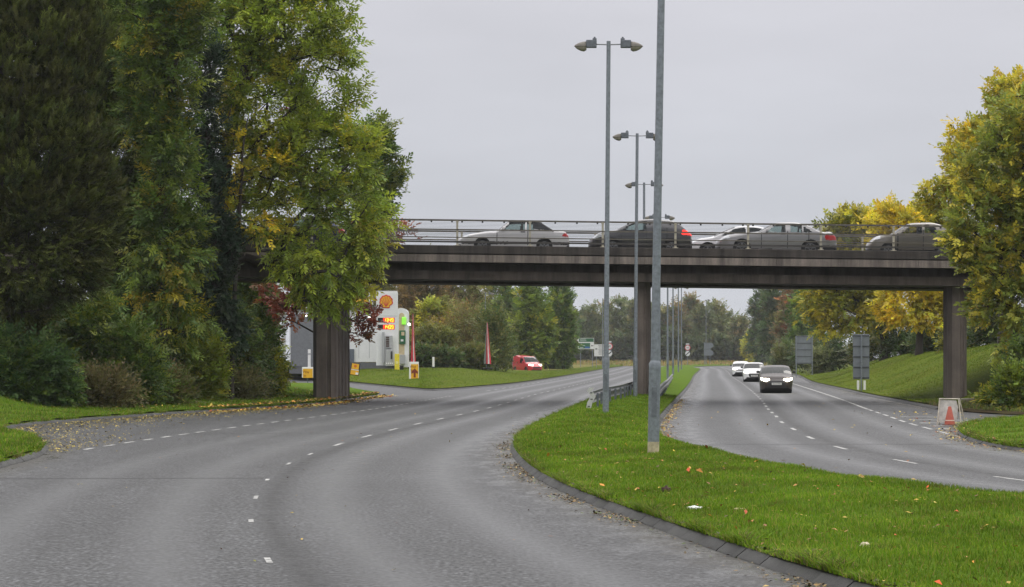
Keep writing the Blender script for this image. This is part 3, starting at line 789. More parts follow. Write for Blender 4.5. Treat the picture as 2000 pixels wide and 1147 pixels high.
t = thing('traffic_cone', 'orange traffic cone standing in front of the white board', 'traffic cone', (X(1855, d-.35), d-.35, 0))
m = MB(); m.tube([(0, 0, .03), (0, 0, .05), (0.0, 0, .52), (0.0, 0, .535)], [.155, .15, .045, .03], 24); m.build('cone_body', M_ORANGE, t, True)
MB().box((0, 0, .018), (.36, .36, .036)).build('base', mat('cone_base', (.10, .05, .035), .7), t, bevel=.01)
MB().tube([(0, 0, .135), (0, 0, .16)], [.133, .1275], 24, cap=False).build('sleeve', mat('worn_sleeve', (.6, .45, .36), .5), t, True)

# ------------------------------------------------------------------ the filling station across the slip road
M_CLAD = mat('white_cladding', (.72, .73, .74), .45, var=.06, scale=2)
M_PLINTH = mat('grey_plinth', (.12, .125, .135), .7)
M_GRY = mat('light_grey_panel', (.38, .39, .41), .5, var=.1)
M_BEIGE = mat('beige_panel', (.52, .43, .27), .6)
M_LED = emit('led_amber', (1.0, .50, .03), 2.6)
M_LEDR = emit('led_red_glow', (.75, .03, .01), .9)
M_LIME = emit('lime_lamp', (.22, .62, .05), .8)
M_LAMPW = emit('floodlight_glow', (1, .95, .85), 9.0)
DS = 214.; SS = F/DS; GZ = 1.02
def SP(px, py, dd=DS): return (X(px, dd), Z(py, dd))
b = thing('station_building', 'white clad filling station building behind the left bridge pier', 'building', (X(660, DS), DS+2.5, GZ))
w0 = X(560, DS)-X(660, DS); w1 = X(737, DS)-X(660, DS); hb = Z(604, DS)-GZ
MB().box(((w0+w1)/2, 5, hb/2+.25), (w1-w0, 9.6, hb-.5)).build('wall', M_CLAD, b)
MB().box(((w0+w1)/2, 5, .0), (w1-w0+.06, 9.7, .9)).build('plinth', M_PLINTH, b)
m = MB()
for k in range(9): m.box((w0+(w1-w0)*k/8.5+.5, .19, hb/2+.4), (.03, .02, hb-.8))
m.build('panel_joint', M_GRY, b)
MB().box((X(694, DS)-X(660, DS)-.75, .12, .75+.25), (1.0, .16, 1.1)).build('service_cabinet', mat('slate_cabinet', (.10, .12, .15), .6), b)
MB().box(((w0+w1)/2, 5, hb+.06), (w1-w0+.3, 10, .14)).build('roof', M_PLINTH, b)
MB().box((w0+1.4, .15, hb*.48), (2.6, .1, hb*.9)).build('shutter', mat('grey_shutter', (.16, .17, .185), .6), b)
c = thing('station_canopy', 'white and yellow edged forecourt canopy above the station building', 'canopy', (X(640, DS+8), DS+8, GZ))
zc0, zc1 = Z(592, DS+8)-GZ, Z(571, DS+8)-GZ; cw = X(719, DS+8)-X(640, DS+8)
MB().box((-3+cw/2-.0, 4, (zc0+zc1)/2), (cw+6, 8, zc1-zc0)).build('fascia', M_CLAD, c, bevel=.03)
MB().box((-3+cw/2, -.012, zc0+.18), (cw+6.05, .03, .30)).build('yellow_band', M_YEL, c)
MB().box((-3+cw/2, -.015, zc0+.42), (cw+6.05, .03, .08)).build('red_band', M_RED, c)
for x in (-4, cw-2.0): MB().box((x, 4, zc0/2), (.3, .3, zc0)).build('column', M_WHITE, c)
def flood(px, py, label, dd=DS):
    x, z = SP(px, py, dd); t = thing('floodlight', label, 'floodlight', (x, dd+2.25, z), 0, 'lit floodlights on the station wall')
    MB().box((0, .08, 0), (.26, .22, .16)).build('housing', M_GALV_D, t); MB().tube([(0, -.05, 0), (0, -.035, 0)], .10, 14).build('lens', M_LAMPW, t)
flood(718, 620, 'lit floodlight on the white wall left of the price totem')
flood(595, 616, 'lit floodlight high on the wall left of the left bridge pier')

# price totem with shell emblem
T = thing('price_totem', 'white price totem with yellow shell emblem and lit fuel prices', 'price sign', (X(756, DS-4), DS-4, GZ-.1))
d2 = DS-4; s2 = F/d2; hz = lambda py: Z(py, d2)-GZ+.1; hx = lambda px: X(px, d2)-X(756, d2)
m = MB(); m.box((hx(756), 0, (hz(716)+hz(571))/2), (hx(777)-hx(735), .5, hz(571)-hz(716))); m.build('pylon', M_CLAD, T, bevel=.05)
MB().box((0, 0, hz(569.5)), (hx(776)-hx(736), .44, .09)).build('cap', M_WHITE, T)
MB().box((0, -.252, hz(617.5)), (hx(777)-hx(735), .01, .03)).build('panel_joint', M_GRY, T)
MB().box((0, 0, hz(717)), (hx(777)-hx(735)+.1, .56, .25)).build('base', M_PLINTH, T)
def pecten(r, cx, cz, y, th):
    pts = []; nl = 7; a0, a1 = R(-28), R(208)
    for i in range(nl):
        for k in range(6):
            u = (i + k/6)/nl; a = a0 + (a1-a0)*u
            rr = r*(.93 + .085*math.sin(math.pi*(k/6)))
            pts.append((cx + rr*math.cos(a), cz + rr*math.sin(a)))
    pts.append((cx + r*.93*math.cos(a1), cz + r*.93*math.sin(a1)))
    pts += [(cx - r*.55, cz - r*.62), (cx - r*.5, cz - r*.95), (cx + r*.5, cz - r*.95), (cx + r*.55, cz - r*.62)]
    m = MB(); m.prism(pts, lambda p: (p[0], y, p[1]), lambda p: (p[0], y-th, p[1])); return m
ex, ez, er = hx(754.5), hz(589.5), 13.3/s2
em = pecten(er, ex, ez, -.25, .03).build('shell_emblem', M_RED, T)
pecten(er*.84, ex, ez-.01, -.282, .012).build('emblem_face', M_YEL, em)
m = MB()
for i in range(6):
    a = R(24) + R(132)*i/5; bx, bz_ = ex, ez-er*.62
    x1, z1 = ex + er*.80*math.cos(a*1.0)*1.0, ez + er*.80*math.sin(a) 
    m.tube([(bx + .12*er*math.cos(a), -.296, bz_), (x1, -.296, z1)], .022, 5)
m.build('emblem_rib', M_RED, em)
SEG = {'1': 'bc', '3': 'abgcd', '4': 'fgbc', '9': 'abfgcd', '0': 'abcdef'}
def digits(mb, txt, x0, zc, h, pitch):
    w = h*.52; th = h*.15; x = x0
    for ch in txt:
        if ch == '.': mb.box((x - pitch*.22, -.275, zc-h/2+th/2), (th, .02, th)); continue
        for s in SEG[ch]:
            cx_, cz_, sx_, sz_ = {'a': (w/2, h/2, w, th), 'g': (w/2, 0, w, th), 'd': (w/2, -h/2, w, th), 'f': (0, h/4, th, h/2), 'b': (w, h/4, th, h/2), 'e': (0, -h/4, th, h/2), 'c': (w, -h/4, th, h/2)}[s]
            mb.box((x+cx_, -.275, zc+cz_), (sx_, .02, sz_))
        x += pitch
for txt, y0 in (('134.9', 625.5), ('140.9', 639)):
    pn = MB().box((hx(754.5), -.252, hz(y0)), (hx(771)-hx(738), .012, 9.4/s2)).build('price_panel', M_BLACK, T)
    MB().box((hx(759.5), -.262, hz(y0)), (hx(770.5)-hx(748.5), .008, 8.8/s2)).build('red_backlight', M_LEDR, pn)
    m = MB(); digits(m, txt, hx(750), hz(y0), 6.2/s2, 5.0/s2); m.build('price_digits', M_LED, pn)
# car-wash kiosk with rounded top, right of the totem
K = thing('car_wash_kiosk', 'white round-topped kiosk with beige panel and green signs right of the totem', 'kiosk', (X(786, DS), DS, GZ-.1))
kx = lambda px: X(px, DS)-X(786, DS); kz = lambda py: Z(py, DS)-GZ+.1
def arch(x0, x1, z0, zs, rise, n=10): return [(x0, z0), (x1, z0)] + [(x1-(x1-x0)*i/n, zs+rise*math.sin(math.acos(1-2*i/n) if 0 < i < n else 0)*1.0) for i in range(n+1)]
def arch2(x0, x1, z0, zs, rise, n=10): return [(x0, z0), (x1, z0)] + [(x0+(x1-x0)*(.5+.5*math.cos(math.pi*i/n)), zs + rise*math.sin(math.pi*i/n)) for i in range(n+1)]
m = MB(); m.prism(arch2(kx(770), kx(797), kz(717), kz(612), .42), lambda p: (p[0], 0, p[1]), lambda p: (p[0], 2.2, p[1])); m.build('wall', M_CLAD, K)
m = MB(); m.prism(arch2(kx(779), kx(790), kz(695), kz(618), .28), lambda p: (p[0], -.015, p[1]), lambda p: (p[0], .0, p[1])); m.build('beige_panel', M_BEIGE, K)
MB().box((kx(789), -.10, kz(627)), (8.5/SS, .18, 15/SS)).build('lime_sign', M_LIME, K, bevel=.06)
g = MB().box((kx(786), -.08, kz(659)), (12/SS, .14, 27/SS)).build('green_sign', M_GREEN, K, bevel=.04)
MB().box((kx(787), -.158, kz(652)), (6/SS, .02, 7/SS)).build('cream_window', M_BEIGE, g)
MB().box((kx(785.5), -.158, kz(665)), (5/SS, .02, 4/SS)).build('pale_mark', M_SWHITE, g)
MB().box((kx(786), -.20, kz(702)), (11/SS, .36, 18/SS)).build('control_cabinet', M_GRY, K, bevel=.02)
flood(797, 633, 'lit floodlight at the right edge of the round-topped kiosk', DS-2)
A = thing('air_machine', 'grey air and water machine with louvred vent in front of the totem', 'machine', (X(761, d2-.6), d2-.6, GZ-.1))
ax = lambda px: X(px, d2)-X(761, d2)
MB().box((ax(761), -.05, (hz(683)+hz(715))/2), (15/s2, .4, 32/s2)).build('cabinet', M_GRY, A, bevel=.02)
v = MB().box((ax(759.5), .1, hz(668)), (14/s2, .3, 24/s2)).build('vent_housing', M_GRY, A, bevel=.02)
m = MB()
for k in range(5): m.box((ax(757), -.06, hz(659.5+4.2*k)), (6.5/s2, .03, 3.2/s2))
m.build('louvre', mat('dark_louvre', (.07, .045, .04), .6), v)
MB().box((ax(765), -.27, hz(694)), (3.6/s2, .05, 15/s2)).build('hose', M_DARK, A, bevel=.02)
m = MB()
for k in range(4): m.box((ax(755.5+3.8*k), -.26, hz(710)), (2.4/s2, .03, 3/s2))
m.build('sticker', M_WHITE, A)
MB().box((ax(748.5), .1, hz(679)), (5/s2, .2, 60/s2)).build('side_panel', M_GRY, A)
t = thing('yellow_bollard', 'square yellow protective bollard between totem and kiosk', 'bollard', (X(775.5, d2-1.2), d2-1.2, GZ-.1))
MB().box((0, 0, 15.5/s2), (9/s2, .34, 31/s2)).build('post', mat('bollard_yellow', (.72, .60, .03), .5), t, bevel=.02)
MB().box((0, -.175, 14/s2), (5.2/s2, .012, 5/s2)).build('label_plate', mat('pale_yellow', (.75, .68, .25), .5), t)
t = thing('litter_bin', 'small black bin on the grass beside the yellow bollard', 'bin', (X(784.5, 205), 205, GZ-.08))
m = MB(); m.tube([(0, 0, 0), (0, 0, .30)], [.13, .16], 14, cap=True); m.build('bucket', M_DARK, t); MB().tube([(0, 0, .30), (0, 0, .325)], .17, 14).build('rim', M_TYRE, t)

# yellow signs at the entrance
def box_sign(label, px0, px1, py0, py1, d, foot, arrow, gz, rz=R(14)):
    s = F/d; pc = (px0+px1)/2; t = thing('entrance_sign', label, 'sign', (X(pc, d), d, gz), rz, 'yellow box signs at the station entrance')
    w = (px1-px0)/s; z1, z0 = Z(py0, d)-gz, Z(py1, d)-gz
    body = MB().box((0, 0, (z0+z1)/2), (w, .42, z1-z0)).build('case', M_WHITE, t, bevel=.02)
    f = MB().box((0, -.215, (z0+z1)/2-.06), (w*.86, .012, (z1-z0)*.84)).build('yellow_face', M_YEL, body)
    for sx in (-.2, .2) if w > 1 else (0,): MB().tube([(sx, 0, -.3), (sx, 0, z0+.02)], .04, 8).build('leg', M_GALV, t)
    text(f, 'Way', .23, (-.12, -.225, z1-.32), M_ARROW); text(f, 'In', .23, (-.2, -.225, z1-.56), M_ARROW)
    if arrow:
        zz = z0+.52; m = MB(); m.prism([(-.07, -.36), (.07, -.36), (.07, -.05), (.22, -.12), (.22, .03), (0, .24), (-.22, .03), (-.22, -.12), (-.07, -.05)], lambda q: (q[0], -.222, zz+q[1]), lambda q: (q[0], -.232, zz+q[1])); m.build('arrow', M_ARROW, f)
M_ARROW = mat('sign_dark_red', (.20, .03, .01), .5)
box_sign('yellow and white box sign with an up arrow on the station verge', 800, 817, 707, 742, 178, 760, True, .35)
box_sign('yellow box sign half hidden behind the left bridge pier', 590, 612, 717, 738, 172, 745, False, .30, R(6))
t = thing('pavement_sign', 'tilted black framed yellow sign on the grass right of the left pier', 'sign', (X(692, 192), 192, .72), R(8)); t.rotation_euler = (0, R(8), R(8))
MB().box((0, 0, .34), (.68, .06, .92)).build('frame', M_DARK, t, bevel=.03)
f = MB().box((0, -.035, .52), (.52, .012, .40)).build('upper_face', M_YEL, t)
disc(.10, -.042, .55, th=.006).build('emblem_disc', mat('orange_disc', (.6, .15, .02), .5), f)
MB().box((0, -.035, .08), (.58, .012, .32)).build('lower_face', M_YEL, t); MB().box((0, -.035, .275), (.56, .014, .05)).build('white_strip', M_WHITE, t)
MB().box((.18, -.043, .03), (.2, .006, .16)).build('pale_patch', M_WHITE, t)
t = thing('marker_post', 'white marker post standing on the grass right of the kiosk', 'marker post', (X(846.5, 222), 222, .98))
MB().box((0, 0, .45), (.20, .12, .98), taper=.9).build('post', M_WHITE, t, bevel=.02); MB().box((0, 0, .05), (.21, .13, .14)).build('dark_foot', M_DARK, t)
t = thing('marker_post', 'tall white marker post half hidden left of the left bridge pier', 'marker post', (X(604, 205), 205, .95))
MB().box((0, 0, .75), (.22, .14, 1.6), taper=.92).build('post', M_WHITE, t, bevel=.02); MB().box((0, 0, 1.2), (.225, .145, .12)).build('grey_band', M_GRY, t)

# feather banners
M_BAN = mat('banner_red', (.60, .035, .06), .7, var=.2, scale=3)
M_BANW = mat('banner_white', (.60, .55, .55), .7, var=.2, scale=5)
M_BANG = mat('banner_grey_green', (.16, .19, .17), .7, var=.3, scale=4)
def banner(label, px, d, ytop, ybot, gz, w, twist, multi):
    s = F/d; t = thing('feather_banner', label, 'banner', (X(px, d), d, gz), 0, 'red feather banners on the station verge')
    zt, zb = Z(ytop, d)-gz, Z(ybot, d)-gz; n = 18
    MB().tube([(0, .03, -.1), (0, .03, zb), (.02, .03, zt-.3), (.06, .03, zt)], [.03, .025, .015, .008], 8).build('pole', M_GALV_D, t)
    MB().box((.12, 0, .03), (.9, .5, .10)).build('foot_weight', M_DARK, t, bevel=.02)
    def cloth(f0, f1, mm, name, off):
        m = MB()
        for i in range(n+1):
            u = i/n; z = zb+(zt-zb)*u; ww = w*(1-.9*u**2.2)*(.75+.25*math.cos(u*3)) + .05
            a = twist + .5*math.sin(u*4)
            for f in (f0, (f0+f1)/2, f1):
                xx = (f-.15)*ww
                m.v.append((xx*math.cos(a)+.05*u - .03*(1-u), -.02-off + xx*math.sin(a) + .04*math.sin(7*f+5*u), z))
        k = len(m.v)
        m.v += [(x, y-.012, z) for x, y, z in m.v[:k]]
        for i in range(n):
            for j in range(2): a = i*3+j; m.f += [(a, a+1, a+4, a+3), (k+a+3, k+a+4, k+a+1, k+a)]
        for i in range(n):
            for j in (0, 2): a = i*3+j; m.f.append((a, a+3, k+a+3, k+a))
        return m.build(name, mm, t, True)
    if multi:
        cloth(-.25, .15, M_BANG, 'grey_panel', .0); cloth(.17, 1.0, M_BAN, 'red_panel', .02); o = cloth(.45, .72, M_BANW, 'white_lettering_band', .06)
    else:
        cloth(-.1, 1, M_BAN, 'cloth', 0); cloth(.45, .75, M_BANW, 'white_lettering_band', .04)
banner('narrow red feather banner beside the kiosk, seen almost edge on', 805, 216, 613, 708, .98, .32, .25, False)
banner('red, white and grey feather banner in front of the dark bush', 950, 229, 630, 711, .93, .46, .1, True)
# ------------------------------------------------------------------ cars
M_GLASS = glass('car_glass'); M_GLASS_D = glass('tinted_car_glass', (.10, .11, .12), .3)
M_SCREEN = glass('windscreen_glass', (.30, .33, .34), .62)
M_INT = mat('car_interior', (.02, .02, .022), .8)
M_TRIM = mat('black_car_trim', (.015, .015, .016), .45)
M_TAIL = mat('tail_lamp_red', (.42, .012, .012), .2, var=.1)
M_TAILLIT = emit('tail_lamp_lit', (.9, .03, .02), 1.2)
M_HEADG = mat('headlamp_glass', (.55, .57, .6), .12, .3, var=.1)
M_HEADLIT = emit('headlamp_lit', (1, .93, .74), 14.)
M_HEADDIM = emit('headlamp_dim', (1, .93, .78), 2.6)
M_PLATE = mat('number_plate_white', (.70, .70, .66), .4, var=.04)
def paint(name, col, metal=.0, rough=.32, coat=.8): return mat(name, col, rough, metal, var=.04, scale=3, coat=coat)
def inpoly(x, y, poly):
    c = np.zeros(len(x), bool); j = len(poly)-1
    for i in range(len(poly)):
        xi, yi = poly[i]; xj, yj = poly[j]
        if yi != yj: c ^= ((yi > y) != (yj > y)) & (x < (xj-xi)*(y-yi)/(yj-yi)+xi)
        j = i
    return c
def make_car(name, label, cat, loc, rz, L, W, H, top, belt, wheels, wr, pmat, wins, ws, rw, head, tailp, group, ry=0, soft=None, z0=.19,
             grille=None, lit=None, tail_lit=False, plate=None, glassm=None, rearglass=None, trims=(), tumble=.30, seats=True, top_round=.11, tapers=(.30, .22), side_trim=None, doors=()):
    t = thing(name, label, cat, loc, rz, group, ry)
    ftop, fbelt = pchip(*zip(*top)), pchip(*zip(*belt))
    S = np.unique(np.concatenate([np.linspace(0, .25, 8), np.linspace(.25, L-.25, int(L/.038)), np.linspace(L-.25, L, 8)]))
    nj, nk = 24, 9
    hw = W/2
    fr = np.clip(1-S/.75, 0, 1); rr = np.clip(1-(L-S)/.6, 0, 1)
    wS = hw*(1-tapers[0]*fr**2.6-tapers[1]*rr**2.6)
    zb = z0 + .10*np.clip(1-S/.35, 0, 1)**2 + .14*np.clip(1-(L-S)/.45, 0, 1)**2
    zt = ftop(S); be = np.minimum(fbelt(S), zt)
    P = np.zeros((len(S), nj+nk+1, 3))
    rad = np.minimum(top_round, .35*(zt-zb))
    for j in range(nj+1):
        z = zb + (zt-rad-zb)*j/nj
        k = np.where(z < fbelt(S), 1-.075*np.clip((fbelt(S)*.8-z)/(fbelt(S)*.8), 0, 1)**2 - .02*np.clip((z-fbelt(S)*.8)/.2, 0, 1), .98-tumble*np.clip((z-fbelt(S))/(H-.9), 0, 1.1))
        P[:, j] = np.stack([S, wS*k, z], 1)
    ye = P[:, nj, 1]
    for k in range(1, nk+1):
        a = math.pi/2*k/nk
        P[:, nj+k] = np.stack([S, ye*math.cos(a)**.75 if k < nk else 0*ye, zt-rad+rad*math.sin(a)**.8], 1)
    nr = nj+nk+1
    # local axes: x forward, so x = L/2 - s
    def loc_of(Q): return np.stack([L/2-Q[..., 0], Q[..., 1], Q[..., 2]], -1)
    faces = []; Vs = []
    idx = np.arange(len(S)*nr).reshape(len(S), nr)
    q = np.stack([idx[:-1, :-1], idx[1:, :-1], idx[1:, 1:], idx[:-1, 1:]], -1).reshape(-1, 4)
    jj = np.tile(np.arange(nr-1), len(S)-1)
    V = P.reshape(-1, 3); c = V[q].mean(1)
    VL = loc_of(V); VR = VL*np.array([1, -1, 1])
    side = jj < nj
    dev = np.full(len(q), '', dtype=object)
    for sw in wheels:
        dev[side & (np.hypot(c[:, 0]-sw, (c[:, 2]-wr)) < wr+.055)] = 'cut'
    if soft:
        dev[inpoly(c[:, 0], c[:, 2], soft)] = 'soft_top'
        dev[(~side) & (c[:, 0] > soft[0][0]+.1) & (c[:, 0] < max(p[0] for p in soft)-.05)] = 'soft_top'
    for w in wins: dev[side & inpoly(c[:, 0], c[:, 2], w)] = 'side_window'
    top_ = ~side | (c[:, 2] > fbelt(c[:, 0])+.03)
    hwid = np.abs(c[:, 1])
    yedge = np.interp(c[:, 0], S, ye)
    dev[(~side) & (c[:, 0] > ws[0]) & (c[:, 0] < ws[1]) & (hwid < yedge*.93)] = 'windscreen'
    if rw: dev[(~side) & (c[:, 0] > rw[0]) & (c[:, 0] < rw[1]) & (hwid < yedge*.90)] = 'rear_window'
    if head: dev[(side | (c[:, 0] < .35)) & inpoly(c[:, 0], c[:, 2], head) & (hwid > hw*.40)] = 'headlight'
    if tailp: dev[inpoly(c[:, 0], c[:, 2], tailp) & (hwid > hw*.45)] = 'tail_light'
    for a, b_ in doors: dev[side & (dev == '') & (np.abs(c[:, 0]-a) < .020) & (c[:, 2] > .32) & (c[:, 2] < fbelt(c[:, 0]))] = 'door_gap'
    for tp in trims: dev[side & (dev == '') & inpoly(c[:, 0], c[:, 2], tp)] = 'trim'
    groups = {}
    def add(dv, V, q):
        for k in set(dv):
            if k == 'cut': continue
            groups.setdefault(k, []).append((V, q[dv == k]))
    dl_, dr_ = dev.copy(), dev.copy()
    for a in (dl_, dr_): pass
    for nm in ('side_window', 'headlight', 'tail_light'): pass
    sfx = lambda dv, s: np.array([k + s if k in ('side_window', 'headlight', 'tail_light') else k for k in dv], dtype=object)
    add(sfx(dev, '|L'), VL, q); add(sfx(dev, '|R'), VR, q[:, ::-1])
    # nose and tail caps
    for end, sgn in ((0, 1), (-1, -1)):
        row = P[end]; m_ = 26; cc = np.linspace(-1, 1, m_+1)
        bul = (.16 if end == 0 else .10)*(1-cc[None, :]**2)*(1-(np.arange(nr)/(nr-1))[:, None]**5)
        Cp = np.stack([np.repeat(row[:, :1], m_+1, 1) - sgn*bul, row[:, 1:2]*cc[None, :], np.repeat(row[:, 2:3], m_+1, 1)], -1)
        Vc = Cp.reshape(-1, 3); ii = np.arange(nr*(m_+1)).reshape(nr, m_+1)
        qc = np.stack([ii[:-1, :-1], ii[:-1, 1:], ii[1:, 1:], ii[1:, :-1]], -1).reshape(-1, 4); cen = Vc[qc].mean(1)
        dv = np.full(len(qc), '', dtype=object)
        ay = np.abs(cen[:, 1])
        if end == 0:
            if grille:
                for g in grille: dv[inpoly(ay, cen[:, 2], g)] = 'grille'
            if head:
                h0, h1 = min(p[1] for p in head), max(p[1] for p in head)
                mk_ = (ay > hw*.52) & (cen[:, 2] > h0+.03+.10*(1-ay/hw)) & (cen[:, 2] < h0+.20-.05*(1-ay/hw))
                dv[mk_ & (cen[:, 1] > 0)] = 'headlight|L'; dv[mk_ & (cen[:, 1] < 0)] = 'headlight|R'
            dv[(cen[:, 2] < zb[0]+.07)] = 'trim'
        else:
            if tailp:
                h0, h1 = min(p[1] for p in tailp), max(p[1] for p in tailp); mk_ = (ay > hw*.5) & (cen[:, 2] > h0) & (cen[:, 2] < h1)
                dv[mk_ & (cen[:, 1] > 0)] = 'tail_light|L'; dv[mk_ & (cen[:, 1] < 0)] = 'tail_light|R'
            dv[(cen[:, 2] < zb[-1]+.15)] = 'trim'
        add(dv, loc_of(Vc), qc if end == 0 else qc[:, ::-1])
    mats = {'': pmat, 'soft_top': mat('soft_top_fabric', (.012, .012, .014), .9), 'side_window': glassm or M_GLASS, 'windscreen': M_SCREEN, 'rear_window': rearglass or glassm or M_GLASS,
            'headlight': lit or M_HEADG, 'tail_light': M_TAILLIT if tail_lit else M_TAIL, 'grille': M_TRIM, 'trim': M_TRIM, 'door_gap': M_TRIM}
    for k, parts in groups.items():
        base = k.split('|')[0]; Va, Qa, n = [], [], 0
        for Vv, qq in parts:
            u, inv = np.unique(qq.ravel(), return_inverse=True); Va.append(Vv[u]); Qa.append(inv.reshape(-1, 4)+n); n += len(u)
        o = np_mesh('body' if base == '' else base, np.concatenate(Va), np.concatenate(Qa), mats[base], t, smooth=True)
        bm = bmesh.new(); bm.from_mesh(o.data); bmesh.ops.remove_doubles(bm, verts=bm.verts, dist=.0015); bmesh.ops.recalc_face_normals(bm, faces=bm.faces) if base == '' else None; bm.to_mesh(o.data); bm.free()
    # wheels, arches
    for sw in wheels:
        m = MB(); m.tube([(L/2-sw, -hw*.90, wr), (L/2-sw, hw*.90, wr)], wr+.05, 28); m.build('wheel_arch', M_TRIM, t)
        for s in (-1, 1):
            xw = L/2-sw
            m = MB(); m.tube([(xw, s*hw*.62, wr), (xw, s*(hw*.93-.02), wr), (xw, s*hw*.93, wr)], [wr, wr, wr-.02], 28, cap=True)
            ty = m.build('wheel', M_TYRE, t, False)
            m = MB(); y = s*(hw*.93+.004)
            for k in range(5):
                a = 2*math.pi*k/5+.3; ca, sa = math.cos(a), math.sin(a); r0, r1 = .03, wr*.66
                w_ = .035
                m.prism([(r0, -w_*.7), (r1, -w_*1.3), (r1, w_*1.3), (r0, w_*.7)], lambda p: (xw+p[0]*ca-p[1]*sa, y, wr+p[0]*sa+p[1]*ca), lambda p: (xw+p[0]*ca-p[1]*sa, y+s*.012, wr+p[0]*sa+p[1]*ca))
            n = 28; ring = [(wr*.62, wr*.68)]
            b0 = len(m.v)
            for k in range(n):
                a = 2*math.pi*k/n
                for r_, yy in ((wr*.60, y+s*.002), (wr*.68, y+s*.002), (wr*.68, y+s*.014), (wr*.60, y+s*.014)): m.v.append((xw+r_*math.cos(a), yy, wr+r_*math.sin(a)))
            for k in range(n):
                for e in range(4): m.f.append((b0+4*k+e, b0+4*k+(e+1) % 4, b0+4*((k+1) % n)+(e+1) % 4, b0+4*((k+1) % n)+e))
            m.build('rim', M_ALLOY, ty)
    if lit is M_HEADLIT:  # glowing ellipsoids added over the headlamps to enlarge their bright spots
        for s in (-1, 1):
            bm = bmesh.new(); bmesh.ops.create_uvsphere(bm, u_segments=16, v_segments=10, radius=1)
            for v in bm.verts: v.co = (L/2+.055+v.co.x*.05, s*hw*.66+v.co.y*.15 , .70+v.co.z*.085+s*0+abs(v.co.y*.15+0)*.15)
            me = bpy.data.meshes.new('headlamp_glow'); bm.to_mesh(me); bm.free(); me.materials.append(lit)
            o = bpy.data.objects.new('headlamp_glow', me); COL.objects.link(o); o.parent = t
    bs = float(fbelt(ws[1]*.6+ws[0]*.4))
    xm = L/2-(ws[0]*.45+ws[1]*.55)
    for s in (-1, 1):
        m = MB(); m.box((xm, s*(hw*.98+.10), bs+.06), (.12, .20, .13), taper=.8); m.build('wing_mirror', pmat if not side_trim else M_TRIM, t, bevel=.03)
    cab0, cab1 = ws[0]+.35, (rw[1]-.15 if rw else L*.8)
    m = MB(); m.box((L/2-(cab0+cab1)/2, 0, bs-.30), (cab1-cab0, W*.80, .40)); m.build('interior', M_INT, t)
    if seats:
        for sx in ((ws[1]+.55, ws[1]+1.35) if cab1-ws[1] > 1.5 else (ws[1]+.5,)):
            for s in (-1, 1):
                m = MB(); m.box((L/2-sx, s*W*.21, bs-.02), (.14, .46, .42), taper=.85); m.box((L/2-sx-.02, s*W*.21, bs+.27), (.09, .25, .17), taper=.85); m.build('seat', M_INT, t, bevel=.03)
    for a, hs in doors:
        if hs:
            for s in (-1, 1): MB().box((L/2-hs, s*(hw*1.0-.004), float(fbelt(hs))-.13), (.20, .035, .045)).build('door_handle', M_TRIM, t, bevel=.008)
    if plate:
        zz, txt = plate; p = MB().box((L/2+.165, 0, zz), (.02, .52, .115)).build('number_plate', M_PLATE, t)
        text(p, txt, .09, (L/2+.178, 0, zz), M_BLACK, 'plate_lettering', rz=R(90), ext=.002)
    return t
BZ = -.22
def on_bridge(px_front, L, d):      # the car faces left, its nose at px_front
    x = X(px_front, d)+L/2; return (x, d, bz(x, BZ))
GB = 'cars queueing on the bridge'; LY = 113.0
kw = dict(rz=math.pi, ry=SL, group=GB)
make_car('car', 'silver convertible with black soft top, first of the queue on the bridge', 'car', on_bridge(900, 4.5, LY), math.pi, 4.5, 1.71, 1.40,
    [(0, .66), (.2, .74), (.6, .84), (1.2, .93), (1.55, .97), (1.8, 1.18), (2.03, 1.36), (2.3, 1.395), (2.9, 1.40), (3.3, 1.36), (3.7, 1.13), (3.92, 1.0), (4.2, .98), (4.42, .94), (4.5, .84)],
    [(0, .66), (1.5, .93), (3.9, .96), (4.5, .86)], (.92, 3.53), .30, paint('silver_paint', (.50, .49, .50), .25),
    [[(1.78, .97), (2.06, 1.27), (2.35, 1.335), (2.72, 1.335), (2.70, .97)], [(2.78, .97), (2.78, 1.33), (3.06, 1.29), (3.08, .97)]], (1.52, 2.02), (3.45, 3.72),
    [(0.02, .60), (.02, .72), (.42, .78), (.38, .66)], [(4.27, .72), (4.32, .84), (4.52, .90), (4.52, .70)], GB, SL, soft=[(1.92, 1.325), (2.72, 1.32), (3.0, 1.28), (3.12, .99), (3.92, .97), (3.95, 1.6), (1.92, 1.6)], trims=([(.05, .36), (.05, .47), (4.6, .47), (4.6, .36)], [(0, .19), (0, .24), (5, .24), (5, .19)]), rearglass=M_GLASS_D, tumble=.32, doors=((1.52, 0), (2.84, 2.62)))
make_car('car', 'dark grey hatchback with red tail light between the lamp posts on the bridge', 'car', on_bridge(1156, 4.15, LY), math.pi, 4.15, 1.80, 1.52,
    [(0, .70), (.15, .84), (.5, .97), (1.0, 1.06), (1.35, 1.24), (1.8, 1.45), (2.3, 1.52), (3.0, 1.50), (3.5, 1.42), (3.8, 1.22), (4.0, 1.05), (4.15, .92)],
    [(0, .72), (1.0, .99), (3.6, 1.10), (4.15, 1.0)], (.84, 3.33), .315, paint('charcoal_paint', (.055, .052, .056), .5),
    [[(1.25, 1.03), (1.75, 1.36), (2.28, 1.42), (2.24, 1.05)]], (1.05, 1.75), (3.55, 3.9),
    [(.02, .62), (.05, .78), (.55, .88), (.45, .76)], [(3.72, .86), (3.78, 1.06), (4.2, 1.02), (4.2, .82)], GB, SL, trims=([(0, .15), (0, .34), (5, .34), (5, .15)],), tail_lit=True, rearglass=M_GLASS_D, side_trim=True, doors=((1.22, 0), (2.27, 2.08), (3.12, 2.95)))
